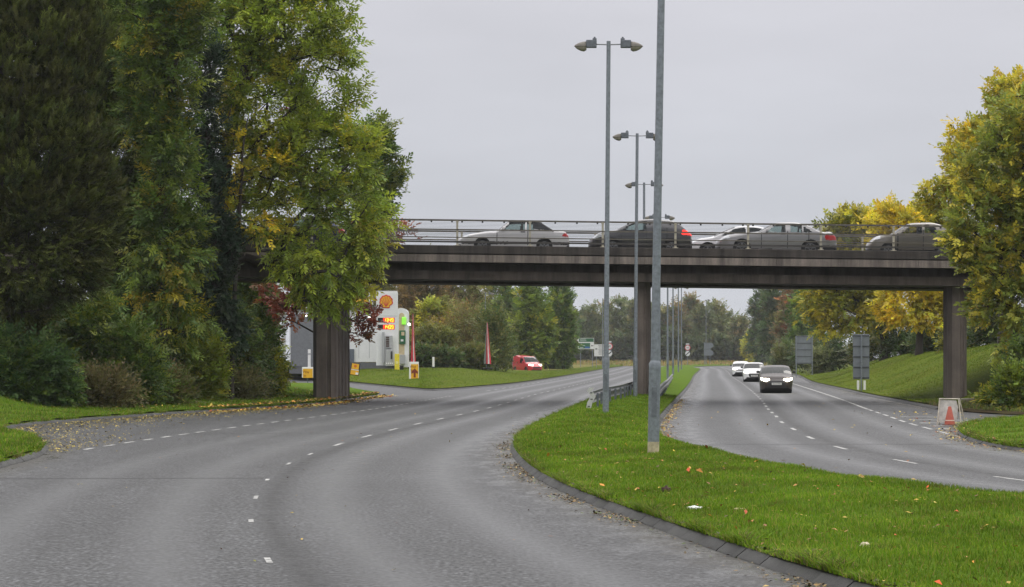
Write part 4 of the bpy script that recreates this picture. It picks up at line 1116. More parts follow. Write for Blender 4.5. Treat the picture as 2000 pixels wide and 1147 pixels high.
make_car('car', 'white saloon in the far lane, half hidden by the silver saloon on the bridge', 'car', on_bridge(1338, 4.6, 116.4), math.pi, 4.6, 1.80, 1.47,
    [(0, .62), (.2, .74), (.6, .88), (1.15, .98), (1.6, 1.2), (2.15, 1.42), (2.7, 1.47), (3.3, 1.42), (4.0, 1.16), (4.4, 1.06), (4.6, .92)],
    [(0, .66), (1.1, .93), (4.0, 1.0), (4.6, .9)], (.92, 3.62), .33, paint('white_paint_far_lane', (.62, .62, .64), .05),
    [[(1.5, .99), (2.1, 1.30), (2.55, 1.38), (2.6, 1.0)], [(2.7, 1.0), (2.66, 1.385), (3.2, 1.35), (3.75, 1.04)]], (1.2, 2.1), (3.5, 4.1),
    [(.05, .64), (.05, .76), (.6, .86), (.5, .72)], [(4.2, .8), (4.2, 1.0), (4.6, .98), (4.6, .8)], GB, SL, trims=([(0, .15), (0, .26), (5, .26), (5, .15)],), glassm=M_GLASS_D, side_trim=True)
make_car('car', 'silver grey four-door saloon with chrome window line and red tail light on the bridge', 'car', on_bridge(1404, 4.87, LY), math.pi, 4.87, 1.85, 1.46,
    [(0, .70), (.15, .82), (.6, .94), (1.3, 1.02), (1.62, 1.06), (1.95, 1.25), (2.3, 1.41), (2.75, 1.46), (3.3, 1.45), (3.7, 1.35), (4.1, 1.14), (4.35, 1.07), (4.75, 1.02), (4.87, .88)],
    [(0, .70), (1.5, .96), (4.2, 1.02), (4.87, .9)], (.90, 3.78), .335, paint('silver_grey_paint', (.26, .255, .26), .55),
    [[(1.90, 1.01), (2.30, 1.30), (2.72, 1.365), (2.72, 1.01)], [(2.92, 1.01), (2.92, 1.37), (3.26, 1.365), (3.42, 1.30), (3.42, 1.01)], [(3.50, 1.01), (3.50, 1.27), (3.88, 1.03)]], (1.58, 2.25), (3.65, 4.2),
    [(.05, .68), (.05, .84), (.45, .92), (.4, .76)], [(4.42, .70), (4.36, .86), (4.45, .93), (4.9, .90), (4.9, .70)], GB, SL, trims=([(0, .15), (0, .30), (3, .30), (3, .15)], [(4.3, .2), (4.3, .48), (4.9, .48), (4.9, .2)]), doors=((1.72, 0), (2.82, 2.62), (3.72, 3.62)))
make_car('car', 'small bronze grey rounded city car on the bridge beside the green tree', 'car', on_bridge(1698, 3.55, LY), math.pi, 3.55, 1.63, 1.51,
    [(0, .68), (.15, .84), (.45, .97), (.95, 1.06), (1.25, 1.27), (1.62, 1.46), (2.1, 1.51), (2.7, 1.50), (3.0, 1.40), (3.3, 1.08), (3.45, .98), (3.55, .82)],
    [(0, .70), (1.0, 1.0), (3.2, 1.05), (3.55, .9)], (.70, 2.98), .30, paint('bronze_grey_paint', (.17, .155, .135), .55),
    [[(1.22, 1.03), (1.62, 1.36), (2.12, 1.40), (2.12, 1.03)], [(2.2, 1.03), (2.2, 1.40), (2.6, 1.38), (2.8, 1.05)]], (.92, 1.6), (2.95, 3.3),
    [(.08, .74), (.08, .90), (.33, .96), (.36, .80)], [(3.35, .75), (3.3, .95), (3.55, .95), (3.55, .75)], GB, SL, doors=((1.08, 0), (2.16, 1.98)), trims=([(0, .15), (0, .33), (5, .33), (5, .15)],))
make_car('car', 'pale silver car on the bridge almost hidden behind the right-hand green tree', 'car', on_bridge(1900, 4.3, LY), math.pi, 4.3, 1.78, 1.46,
    [(0, .66), (.2, .78), (.6, .9), (1.15, .98), (1.6, 1.2), (2.0, 1.42), (2.6, 1.46), (3.4, 1.42), (3.9, 1.14), (4.15, 1.02), (4.3, .9)],
    [(0, .66), (1.1, .93), (3.8, 1.0), (4.3, .9)], (.85, 3.45), .32, paint('pale_silver_paint', (.5, .52, .56), .2),
    [[(1.45, .99), (1.95, 1.32), (2.5, 1.37), (2.5, 1.0)], [(2.6, 1.0), (2.6, 1.37), (3.2, 1.34), (3.5, 1.04)]], (1.2, 1.95), (3.5, 3.95),
    [(.05, .64), (.05, .76), (.45, .86), (.4, .72)], [(4.0, .75), (4.0, .95), (4.3, .95), (4.3, .75)], GB, SL)
make_car('car', 'dark blue car on the bridge glimpsed through the big ash tree on the left', 'car', on_bridge(480, 4.2, LY), math.pi, 4.2, 1.78, 1.48,
    [(0, .66), (.2, .78), (.6, .9), (1.15, .98), (1.6, 1.2), (2.0, 1.42), (2.6, 1.48), (3.4, 1.44), (3.9, 1.14), (4.1, 1.02), (4.2, .9)],
    [(0, .66), (1.1, .93), (3.8, 1.0), (4.2, .9)], (.85, 3.4), .32, paint('dark_blue_paint', (.01, .015, .06), .3),
    [[(1.45, .99), (1.95, 1.32), (2.5, 1.37), (2.5, 1.0)], [(2.6, 1.0), (2.6, 1.37), (3.2, 1.34), (3.5, 1.04)]], (1.2, 1.95), (3.5, 3.95),
    [(.05, .64), (.05, .76), (.45, .86), (.4, .72)], [(4.0, .75), (4.0, .95), (4.2, .95), (4.2, .75)], GB, SL)

GR = 'cars coming along the right-hand carriageway'
def oncoming(label, px, d, H, W, pm, lit, grille, plate, L=4.0, hood=1.0):
    x = X(px, d); hd = math.atan2(-1.0, -(float(LaneR(d+8))-float(LaneR(d-8)))/16)
    make_car('car', label, 'car', (x, d+L/2, .0), hd, L, W, H,
        [(0, .70), (.12, .84), (.45, .95), (.95, 1.03*hood), (1.35, 1.22), (1.85, H-.06), (2.3, H), (3.0, H-.02), (3.5, H-.12), (3.8, 1.1), (4.0 if L > 3.9 else L, .95)] if L <= 4.05 else
        [(0, .70), (.12, .82), (.5, .93), (1.1, 1.0), (1.6, 1.2), (2.1, H-.05), (2.6, H), (3.4, H-.04), (4.0, 1.18), (4.4, 1.06), (L, .9)],
        [(0, .72), (1.0, .98), (3.5, 1.05), (L, .95)], (.82, L-.72), .31, pm,
        [[(1.3, 1.03), (1.8, H-.14), (2.25, H-.10), (2.25, 1.04)], [(2.35, 1.04), (2.35, H-.1), (2.95, H-.12), (3.25, 1.06)]], (1.0, 1.8), (3.45, 3.85),
        [(-.3, .60), (-.3, .72), (.40, .82), (.34, .70)], [(L-.3, .8), (L-.3, 1.0), (L, 1.0), (L, .8)], GR, grille=grille, lit=lit, plate=plate, side_trim=True, tumble=.34)
oncoming('dark brown hatchback with bright headlights leading the oncoming cars', 1522.5, 140.5, 1.47, 1.74, paint('dark_bronze_paint', (.030, .020, .018), .0, .4, .25), M_HEADLIT, [[(0, .34), (0, .68), (.36, .68), (.46, .50), (.40, .34)], [(.45, .28), (.45, .38), (.7, .40), (.7, .28)]], (.50, 'BN16 YNK'))
oncoming('white hatchback with wide black grille behind the dark brown hatchback', 1477, 205, 1.50, 1.73, paint('white_hatch_paint', (.74, .74, .74), .0), M_HEADDIM, [[(0, .36), (0, .66), (.46, .66), (.40, .42), (.3, .36)]], (.47, 'BL15 PWJ'))
oncoming('white saloon with clear headlights farthest back of the oncoming cars', 1451, 262, 1.50, 1.80, paint('white_saloon_paint', (.72, .73, .74), .0), M_HEADDIM, [[(0, .56), (0, .70), (.5, .72), (.5, .60)], [(0, .28), (0, .44), (.6, .42), (.6, .30)]], None, L=4.6)
make_car('van', 'small red van with lit headlights half hidden by the bush on the far verge', 'van', (X(1030, 301), 301, .18), R(-62), 4.4, 1.85, 1.82,
    [(0, .75), (.15, .92), (.6, 1.06), (1.0, 1.14), (1.45, 1.55), (1.8, 1.80), (2.4, 1.82), (4.2, 1.80), (4.35, 1.7), (4.4, 1.2)],
    [(0, .75), (1.0, 1.05), (4.4, 1.1)], (.85, 3.5), .32, paint('post_red_paint', (.50, .015, .03), .0),
    [[(1.35, 1.1), (1.75, 1.6), (2.3, 1.65), (2.3, 1.1)]], (1.05, 1.75), None,
    [(-.3, .68), (-.3, .82), (.4, .98), (.36, .80)], [(4.3, .9), (4.3, 1.3), (4.4, 1.3), (4.4, .9)], None, lit=M_HEADDIM, grille=[[(0, .45), (0, .62), (.5, .62), (.5, .45)]], tumble=.16)
# ------------------------------------------------------------------ trees and shrubs
def norm(v): return v/(np.linalg.norm(v, axis=-1, keepdims=True)+1e-9)
def sprays(P, D, Ls, pairs, ll, lw, ang, rng, droop):
    """pinnate sprays: at P along D, `pairs` leaflet pairs and one end leaf -> (V, Q, spray index)"""
    n = len(P); up = np.array([0, 0, 1.]) + rng.normal(0, .45, (n, 3))
    Sd = norm(np.cross(D, up)); U = np.cross(Sd, D)
    Vs, ids = [], []
    for k in range(pairs*2+1):
        if k == pairs*2: tp, sg = 1., 0
        else: tp, sg = .15 + .8*(k//2)/max(1, pairs-.5), (1 if k % 2 else -1)
        base = P + D*(Ls*tp)[:, None]
        a = ang if sg else 0
        dr = norm(D*math.cos(a) + Sd*(sg*math.sin(a)) + rng.normal(0, .16, (n, 3)) - np.array([0, 0, droop]))
        l = (ll*rng.uniform(.7, 1.25, n))[:, None]; w = lw*rng.uniform(.75, 1.2, n)[:, None]
        sd = norm(np.cross(dr, U + rng.normal(0, .25, (n, 3))))
        Vs.append(np.stack([base, base+dr*l*.45+sd*w*.5, base+dr*l, base+dr*l*.45-sd*w*.5], 1)); ids.append(np.arange(n))
    V = np.concatenate(Vs); return V.reshape(-1, 3), np.arange(len(V)*4).reshape(-1, 4), np.concatenate(ids)
STY = dict(  # pairs, spray length, leaf length, leaf width, angle, droop, clump radius
    ash=(4, .50, .23, .080, 1.0, .30, .58), broad=(3, .36, .18, .11, .9, .18, .50), conifer=(6, .46, .13, .050, .70, -.10, .46),
    ivy=(3, .28, .12, .085, .9, .25, .5), twig=(2, .5, .16, .06, .6, -.1, .8), shrub=(3, .40, .16, .075, .85, .10, .55))
GAIN = 1.75
def pick(rng, pal, n):
    w = np.array([p[0] for p in pal], float); c = np.array([p[1] for p in pal])*GAIN; i = rng.choice(len(pal), n, p=w/w.sum()); return c[i]
def tree(name, label, px, d, gz, blobs, nclump, nspray, style, pal, seed, group, trunk_r=.22, bark=None, scale=1.0, depth=.8, path=None, fork=None, hollow=.35, needle=False, cat=None, stems=1, flat=.75, big=1.0, gain=1.0):
    """blobs: (px, py, rx, ry) in the photo's pixels at distance d, turned into metres here; each tree is a solid crown of leaves on limbs"""
    rng = np.random.default_rng(seed); s = F/d
    x0 = X(px, d); base = np.array([x0, d, gz])
    t = thing(name, label, cat or 'tree', tuple(base), 0, group)
    pairs, sl, ll, lw, ang, droop, cr = STY[style]; sl *= scale; ll *= scale*big; lw *= scale*big; cr *= scale
    B = np.array([((b[0]-1000)/F*d - x0, (b[4] if len(b) > 4 else 0.), Z(b[1], d)-gz, b[2]/s, max(.5, min(b[2], b[3]*1.2)/s*depth), b[3]/s) for b in blobs])
    vol = B[:, 3]*B[:, 5]*np.sqrt(B[:, 4]); bi = rng.choice(len(B), nclump, p=vol/vol.sum())
    dirs = norm(rng.normal(0, 1, (nclump, 3))); rad = (hollow + (1-hollow)*rng.random(nclump)**.6)
    C = B[bi, :3] + dirs*rad[:, None]*B[bi, 3:6]
    C[:, 2] = np.maximum(C[:, 2], .15*scale + rng.random(nclump)*.3)
    # ---- limbs: each clump joins the nearest lower limb
    ctr = (B[:, :3]*vol[:, None]).sum(0)/vol.sum(); ztop = (B[:, 2]+B[:, 5]*.6).max(); zlow = (B[:, 2]-B[:, 5]).min()
    nodes, par = [], []
    if path is not None: tp = [np.array([(q[0]-1000)/F*d-x0, 0, Z(q[1], d)-gz]) for q in path]; tp = [np.array([0, 0, -.3])] + tp
    else:
        tp = [np.array([0, 0, -.3])] + [np.array([ctr[0]*u**1.5 + .15*trunk_r*5*rng.normal()*u, ctr[1]*u**1.5, -.3 + (ztop*.9+.3)*u]) for u in np.linspace(.1, 1, 9)]
    for i, p in enumerate(tp): nodes.append(p); par.append(i-1)
    ntr = len(nodes)
    axis = np.stack([np.interp(C[:, 2], [q[2] for q in tp], [q[k] for q in tp]) for k in (0, 1)], 1)
    order = np.argsort(np.linalg.norm(C[:, :2]-axis, axis=1) + .3*np.abs(C[:, 2]-ctr[2]))
    ends = np.zeros(nclump, int)
    for ci in order:
        A = np.array(nodes); c = C[ci]; dv = c-A; dist = np.linalg.norm(dv, axis=1)
        cost = dist + np.where(dv[:, 2] < .12*dist, 1.2*(.12*dist-dv[:, 2]), 0); cost[0] += 3
        j = int(np.argmin(cost)); a = A[j]; L = dist[j]; nseg = max(1, int(L/(.9*scale)))
        nseg = min(nseg, 5); prev = j
        for k in range(1, nseg+1):
            u = k/nseg; p = a + (c-a)*u + np.array([0, 0, .10*L*math.sin(math.pi*u)]) + rng.normal(0, .035*L, 3)*math.sin(math.pi*u)
            nodes.append(p); par.append(prev); prev = len(nodes)-1
        ends[ci] = prev
    A = np.array(nodes); par = np.array(par); cnt = np.zeros(len(A))
    for e in ends:
        while e >= 0: cnt[e] += 1; e = par[e]
    rr = trunk_r*np.maximum(.045, (np.maximum(cnt, 1)/max(1, cnt[1]))**.52); rr[:ntr] = np.maximum(rr[:ntr], trunk_r*np.linspace(1, .22, ntr)); rr[0] *= 1.35
    # frusta
    ed = np.arange(1, len(A)); pa = par[ed]; T = norm(A[ed]-A[pa]); ref = np.where(np.abs(T[:, 2:3]) > .8, np.array([[1., 0, 0]]), np.array([[0, 0, 1.]]))
    u = norm(np.cross(T, ref)); w = np.cross(T, u); ns = 6; ang_ = 2*math.pi*np.arange(ns)/ns
    ring = u[:, None]*np.cos(ang_)[None, :, None] + w[:, None]*np.sin(ang_)[None, :, None]
    r_lo = np.minimum(rr[pa], np.where(pa < ntr, rr[ed]*1.6, rr[pa])); r_lo = np.where(ed < ntr, rr[pa], r_lo)
    V = np.concatenate([A[pa][:, None]+ring*r_lo[:, None, None], A[ed][:, None]+ring*rr[ed][:, None, None]], 1)
    k = np.arange(ns); qq = np.stack([k, (k+1) % ns, ns+(k+1) % ns, ns+k], 1)
    Q = (np.arange(len(ed))[:, None, None]*2*ns + qq[None]).reshape(-1, 4)
    np_mesh('trunk' if stems == 1 else 'stem', V.reshape(-1, 3), Q, bark or M_BARK, t, smooth=True)
    # ---- leaves
    ci = np.repeat(np.arange(nclump), nspray); n = len(ci)
    off = rng.normal(0, 1, (n, 3)); off = norm(off)*(rng.random(n)**.45)[:, None]*cr*rng.uniform(.7, 1.25, nclump)[ci][:, None]; off[:, 2] *= flat
    P = C[ci] + off
    outw = norm(C - np.array([ctr[0], ctr[1], ctr[2]-.3*(ztop-zlow)]))[ci]
    if needle: D = norm(norm(off)*.35 + (outw + rng.normal(0, .25, (nclump, 3))[ci])*.9 + rng.normal(0, .34, (n, 3)) + np.array([0, 0, .22]))
    else: D = norm(norm(off)*.8 + outw*.6 + rng.normal(0, .4, (n, 3)) - np.array([0, 0, droop]))
    V, Q, si = sprays(P - D*sl*.4, D, sl*rng.uniform(.7, 1.2, n), pairs, ll, lw, ang, rng, droop*.5)
    cc = gain*pick(rng, pal, nclump)*rng.uniform(.65, 1.4, (nclump, 1)); c2 = gain*pick(rng, pal, n); mixf = rng.random(n)[:, None]*.55
    col = cc[ci]*(1-mixf) + c2*mixf; col *= rng.uniform(.62, 1.38, (n, 1))
    col = col[si]*rng.uniform(.88, 1.12, (len(si), 1))
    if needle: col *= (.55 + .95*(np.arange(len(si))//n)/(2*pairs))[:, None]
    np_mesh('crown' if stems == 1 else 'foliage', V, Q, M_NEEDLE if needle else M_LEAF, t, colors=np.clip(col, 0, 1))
    return t
def lz(px, d): x = X(px, d); return float(left_z(d, max(.2, float(Lk(d))-x)))
def rz(px, d): x = X(px, d); return float(bank_z(d, max(.2, x-float(Re(d)))))
YG = [(4, (.120, .145, .014)), (3, (.090, .122, .015)), (1.5, (.20, .18, .016)), (1.2, (.065, .10, .016))]
GREEN = [(3, (.052, .090, .017)), (2, (.075, .112, .016)), (1, (.038, .070, .019)), (1, (.13, .145, .018))]
BLUEG = [(3, (.032, .064, .020)), (2, (.048, .082, .018)), (1, (.08, .11, .018))]
CONIF = [(3, (.038, .054, .012)), (2, (.058, .070, .013)), (.6, (.05, .040, .014)), (1, (.026, .042, .012))]
CONIF2 = [(3, (.034, .036, .011)), (2.5, (.046, .056, .012)), (1, (.026, .038, .011))]
IVY = [(3, (.022, .040, .022)), (1, (.035, .05, .022))]
YEL = [(4, (.36, .275, .018)), (2, (.31, .265, .022)), (1.2, (.20, .20, .022)), (1, (.40, .27, .015))]
YEL2 = [(3, (.25, .225, .020)), (2, (.19, .20, .022)), (1.3, (.31, .25, .018)), (1, (.11, .135, .02))]
COPPER = [(3, (.14, .035, .020)), (2, (.10, .03, .02)), (1, (.22, .07, .02)), (1, (.07, .05, .02))]
OLIVE = [(3, (.085, .095, .022)), (2, (.11, .10, .025)), (1, (.065, .085, .02))]
BROWN = [(3, (.10, .075, .030)), (2, (.13, .085, .028)), (1.5, (.085, .09, .022))]
FARG = [(3, (.060, .078, .026)), (2, (.075, .080, .030)), (1, (.045, .065, .024)), (.7, (.10, .09, .03))]

DKG = [(3, (.035, .06, .016)), (2, (.045, .07, .02)), (1, (.08, .07, .02))]
GL = 'trees on the wooded bank left of the road'
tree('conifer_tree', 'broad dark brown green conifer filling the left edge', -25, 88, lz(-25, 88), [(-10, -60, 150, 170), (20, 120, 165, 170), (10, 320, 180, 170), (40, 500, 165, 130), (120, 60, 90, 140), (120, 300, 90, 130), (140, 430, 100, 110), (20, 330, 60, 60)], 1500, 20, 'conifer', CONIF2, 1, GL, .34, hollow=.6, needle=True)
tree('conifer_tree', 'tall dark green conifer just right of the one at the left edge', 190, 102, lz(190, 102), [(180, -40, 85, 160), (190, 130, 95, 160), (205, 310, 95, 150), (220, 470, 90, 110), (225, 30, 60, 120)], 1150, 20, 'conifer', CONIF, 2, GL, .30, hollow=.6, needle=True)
tree('ash_tree', 'mid green feathery tree with yellow tips between the conifer and the ivy-clad trunk', 325, 98.5, lz(325, 98.5), [(325, -20, 95, 110), (315, 110, 85, 120), (290, 200, 50, 80), (325, 270, 58, 100), (335, 400, 62, 90), (325, 530, 75, 80), (335, 640, 70, 60)], 480, 13, 'ash', GREEN + [(.8, (.28, .22, .02)), (1, (.10, .135, .016))], 3, GL, .22, gain=1.05)
tree('ivy_clad_tree', 'narrow dark column of ivy on a trunk left of the big ash', 412, 102.5, lz(412, 102.5), [(392, 130, 42, 90), (398, 240, 40, 90), (408, 350, 38, 90), (420, 460, 45, 90), (400, 560, 50, 70), (432, 640, 46, 60)], 240, 26, 'ivy', IVY, 4, GL, .25)
tree('ash_tree', 'big spreading yellow green ash whose crown hangs over the bridge', 425, 104.5, lz(425, 104.5), [(560, 30, 135, 110), (470, 20, 80, 100), (480, 140, 70, 80), (630, 150, 78, 110), (515, 200, 100, 110), (625, 300, 100, 90), (560, 390, 110, 100), (680, 420, 88, 90), (690, 300, 62, 70), (645, 540, 85, 70), (470, 330, 55, 110), (720, 480, 45, 60), (600, -60, 90, 80), (655, 600, 40, 45), (560, 515, 50, 40)],
     820, 10, 'ash', YG, 5, GL, .36, gain=1.6, path=[(424, 640), (426, 520), (430, 420), (440, 330), (452, 240), (475, 150), (505, 60), (530, -60)], hollow=.5, depth=.6)
tree('maple_sapling', 'thin bright yellow sapling between the ivy column and the big ash', 452, 103, lz(452, 103), [(440, 200, 16, 50), (455, 290, 30, 55), (445, 380, 24, 50), (490, 440, 50, 34), (520, 330, 50, 40)], 52, 9, 'broad', YEL + YG, 6, GL, .09, hollow=.2)
tree('small_oak', 'small darker green tree peeping above the bridge right of the big ash', 652, 136, .3, [(735, 272, 42, 45), (745, 330, 42, 55), (728, 400, 40, 60), (715, 480, 40, 60)], 110, 22, 'broad', GREEN, 7, GL, .18, scale=1.2)
tree('copper_beech', 'reddish brown leaved tree whose branches hang beside the left bridge pier', 640, 127, lz(640, 127), [(545, 590, 70, 50), (692, 640, 40, 36), (640, 570, 80, 50), (783, 445, 26, 38), (710, 490, 80, 50), (590, 520, 80, 40), (580, 200, 40, 40), (700, 610, 36, 30)], 110, 13, 'broad', COPPER, 8, GL, .16, hollow=.25, scale=1.1)
for i, (px, d, ty, hw, pal, lab) in enumerate([(285, 109, 330, 70, GREEN + DKG, 'dark green tree in the gap between the conifers and the feathery tree'), (385, 110, 420, 60, DKG + GREEN, 'dark green tree behind the ivy column'), (470, 131, 500, 60, GREEN + DKG, 'green tree behind the hidden left end of the bridge'), (505, 142, 535, 38, GREEN + BROWN, 'green and brown tree seen between the undergrowth and the left pier')]):
    gz = lz(px, d); yb = HOR-(gz-CAMH)*F/d; h = yb-ty
    tree('bank_tree', lab, px, d, gz, [(px, ty+h*.3, hw*.9, h*.3), (px, ty+h*.66, hw, h*.34)], 200, 14, 'broad', pal, 30+i, GL, .16, scale=1.3)
GS = 'shrubs along the foot of the wooded bank'
SH = [ # px, top row, half width, dist, palette, style, label
    (45, 650, 75, 82, BLUEG, 'shrub', 'dark glossy shrub lowest at the left edge'), (10, 560, 85, 86, DKG, 'shrub', 'dark shrub under the conifer at the left edge'),
    (150, 585, 78, 89, GREEN, 'ash', 'tall green feathery shrub below the left conifers'), (255, 650, 62, 88, GREEN, 'shrub', 'pale green bushy shrub in the middle of the bank foot'),
    (265, 540, 75, 96, BLUEG, 'ash', 'deep green elder shrub below the mid green tree'), (345, 590, 62, 97, YEL2 + GREEN, 'ash', 'yellow and green ash sapling shrub on the bank'),
    (430, 570, 68, 102, GREEN + DKG, 'ash', 'dark green shrub under the ivy column'), (385, 680, 45, 96, YG, 'shrub', 'yellow green shrub at the edge of the grass'),
    (470, 640, 55, 104, DKG, 'shrub', 'dark shrub right of the ivy column foot'), (502, 600, 38, 107, GREEN, 'shrub', 'green shrub left of the left pier'),
    (505, 700, 36, 106, YG + YEL2, 'ash', 'low yellow green shrub beside the left pier'), (190, 735, 52, 84, [(2, (.10, .08, .035)), (2, (.07, .07, .025))], 'twig', 'dry brownish bramble clump at the bank foot'),
    (310, 735, 50, 90, [(2, (.08, .08, .03)), (2, (.06, .085, .02)), (1, (.11, .08, .03))], 'twig', 'ragged olive bramble clump in the middle of the bank foot'), (90, 735, 55, 82, BLUEG, 'ivy', 'low dark laurel at the bank foot near the left edge'),
    (455, 735, 50, 100, [(2, (.10, .09, .035)), (2, (.06, .07, .025))], 'twig', 'low brown undergrowth left of the left pier'), ]
for i, (px, ty, hw, d, pal, sty, lab) in enumerate(SH):
    d += 4.5
    gz = lz(px, d); yb = HOR - (gz-CAMH)*F/d; h = yb-ty
    tree('shrub', lab, px, d, gz, [(px, ty+h*.40, hw*.8, h*.34), (px-hw*.3, ty+h*.68, hw*.9, h*.34), (px+hw*.3, ty+h*.75, hw*.85, h*.28), (px+hw*(.7*math.sin(i*2.1)), ty+h*(.22+.2*math.cos(i*1.3)), hw*.4, h*.26), (px-hw*(.6*math.sin(i*2.1+1)), ty+h*.12, hw*.28, h*.2), (px+hw*.9*math.cos(i*1.7), ty+h*.5, hw*.4, h*.22)], int(90+hw*h/100), 14, sty, pal, 40+i, GS, .07, cat='shrub', stems=3, hollow=.45)
# right side
GRT = 'trees right of the road near the bridge'
tree('maple_tree', 'green tree with yellowing tips in front of the right end of the bridge', 2015, 101, 1.0, [(1965, 340, 100, 90), (2010, 250, 85, 80), (1925, 440, 78, 95), (1985, 520, 95, 90), (1965, 610, 70, 60), (1895, 480, 42, 50), (2060, 420, 110, 180), (1990, 690, 45, 50)], 640, 11, 'broad', [(3, (.085, .105, .018)), (2, (.11, .125, .02)), (2.6, (.23, .19, .020)), (.7, (.055, .08, .018))], 9, GRT, .28, hollow=.5, gain=1.55)
tree('maple_tree', 'tall golden yellow tree behind the right end of the bridge', 1960, 142, 2.6, [(1970, 200, 46, 60), (1915, 320, 70, 80), (1842, 392, 52, 50), (1990, 310, 80, 120), (1890, 275, 46, 45), (1985, 160, 34, 34)], 460, 11, 'broad', YEL2 + [(2, (.36, .27, .02))], 10, GRT, .3, scale=1.3, hollow=.4, gain=1.2)
tree('maple_tree', 'bright yellow tree seen under the bridge left of the right pier', 1795, 180, rz(1795, 180), [(1775, 480, 72, 75), (1778, 590, 62, 62), (1735, 440, 45, 40), (1835, 500, 70, 110), (1760, 420, 50, 24), (1860, 600, 60, 55)], 420, 15, 'broad', YEL, 11, GRT, .26, scale=1.5, hollow=.4, gain=1.15)
tree('lime_tree', 'dark trunked yellow olive tree seen under the bridge', 1728, 206, rz(1728, 206), [(1640, 600, 72, 55), (1690, 520, 80, 80), (1610, 560, 42, 50), (1730, 610, 36, 40), (1665, 450, 60, 42), (1720, 430, 45, 32), (1640, 430, 24, 20)], 380, 13, 'broad', YEL2, 12, GRT, .40, scale=1.7, path=[(1729, 680), (1726, 640), (1722, 600), (1712, 560), (1700, 500)], hollow=.4)
for i, (px, d, ty, hw, pal, st, lab) in enumerate([
    (1488, 545, 560, 26, DKG, 'conifer', 'dark green conifer at the right edge of the gap of sky'), (1515, 480, 540, 30, DKG, 'broad', 'dark green tree behind the dark brown car'),
    (1545, 420, 548, 32, BROWN + [(1, (.2, .07, .02))], 'broad', 'brown and orange tree left of the large grey sign back'), (1575, 350, 560, 34, GREEN, 'broad', 'green tree behind the large grey sign back'),
    (1475, 600, 640, 22, YEL2, 'broad', 'small yellow tree where the road disappears on the right')]):
    gz = .2; yb = HOR-(gz-CAMH)*F/d; h = yb-ty
    tree('roadside_tree', lab, px, d, gz, [(px, ty+h*.28, hw*.75, h*.28), (px, ty+h*.62, hw, h*.36)], 130, 16, st if st != 'conifer' else 'broad', pal, 70+i, GRT, .25, scale=2.4, hollow=.4, gain=1.25)  # gain pales these distant leaves in place of thicker haze
for i, (px, d, ty, hw, pal, lab) in enumerate([
    (1606, 262, 683, 24, [(2, (.13, .14, .06)), (1, (.10, .12, .04))], 'pale grey green bush between the two grey sign backs'), (1640, 262, 650, 40, DKG, 'dark bush behind the pale grey green bush'),
    (1590, 290, 655, 36, DKG, 'dark bush behind the large grey sign back'), (1700, 228, 655, 36, DKG + OLIVE, 'dark bush left of the yellow tree trunk'), (1775, 205, 650, 46, DKG, 'dark bush under the bright yellow tree'),
    (1825, 188, 640, 36, DKG, 'dark bush just left of the right pier'), (1900, 165, 625, 45, DKG + YEL2, 'mixed bush right of the right pier'), (1540, 330, 668, 30, DKG + OLIVE, 'dark olive bush behind the dark brown car'), (1960, 150, 615, 50, DKG, 'dark bush above the bank at the right edge')]):
    gz = rz(px, d); yb = HOR-(gz-CAMH)*F/d; h = max(20, yb-ty)
    tree('bush', lab, px, d, gz, [(px, ty+h*.45, hw, h*.42), (px-hw*.3, ty+h*.7, hw*.8, h*.3)], 60, 14, 'shrub', pal, 90+i, 'bushes above the grass embankment', .06, scale=1.7, cat='bush', stems=3)
for i, (px, d, ty, hw, pal, lab) in enumerate([
    (1992, 92, 712, 30, YG + GREEN, 'yellow green bush beside the lawn at the right edge'), (2018, 96, 640, 50, GREEN + DKG, 'dark green bush behind the yellow green bush at the right edge'), (1958, 96, 776, 20, YEL2 + GREEN, 'low yellowing bush behind the white board')]):
    gz = float(.1+slope_z(X(px, d)-np.interp(d, dq, q0[:, 0]))*np.interp(d, [84, 95, 106], [.3, .6, 1.])); yb = HOR-(gz-CAMH)*F/d; h = max(20, yb-ty)
    tree('bush', lab, px, d, gz, [(px, ty+h*.40, hw*.9, h*.38), (px-hw*.2, ty+h*.72, hw, h*.28)], 80, 18, 'shrub', pal, 110+i, 'bushes beside the right pier', .05, cat='bush', stems=3)
# behind the filling station and the far wood
GB2 = 'trees behind the filling station'
for i, (px, d, ty, hw, pal, st, lab, cl) in enumerate([
    (1090, 350, 548, 33, GREEN + [(1, (.09, .12, .02))], 'broad', 'large rounded green tree right of the red van', 190), (1040, 318, 540, 38, YG + GREEN, 'broad', 'yellow green tree behind the red van', 170),
    (985, 330, 520, 50, GREEN + OLIVE, 'broad', 'green tree top behind the short forecourt lamp', 150), (905, 340, 515, 60, OLIVE + BROWN, 'broad', 'olive tree behind the brown bushes', 170),
    (835, 300, 500, 55, BROWN, 'broad', 'brown leaved tree with dark trunk right of the totem', 150), (770, 310, 500, 60, OLIVE + BROWN, 'broad', 'olive brown tree behind the totem', 150), (690, 320, 520, 60, OLIVE, 'broad', 'olive tree behind the canopy', 120),
    (850, 262, 590, 48, OLIVE + YEL2, 'broad', 'olive willow bush behind the narrow red banner', 150)]):
    gz = .9 if px < 970 else .35; yb = HOR-(gz-CAMH)*F/d; h = yb-ty
    tree('background_tree', lab, px, d, gz, [(px, ty+h*.25, hw*.72, h*.26), (px-hw*.2, ty+h*.55, hw*.9, h*.34), (px+hw*.25, ty+h*.62, hw*.8, h*.36)], cl, 18, st, pal, 130+i, GB2, .22, scale=2.0, hollow=.4, gain=1.3)
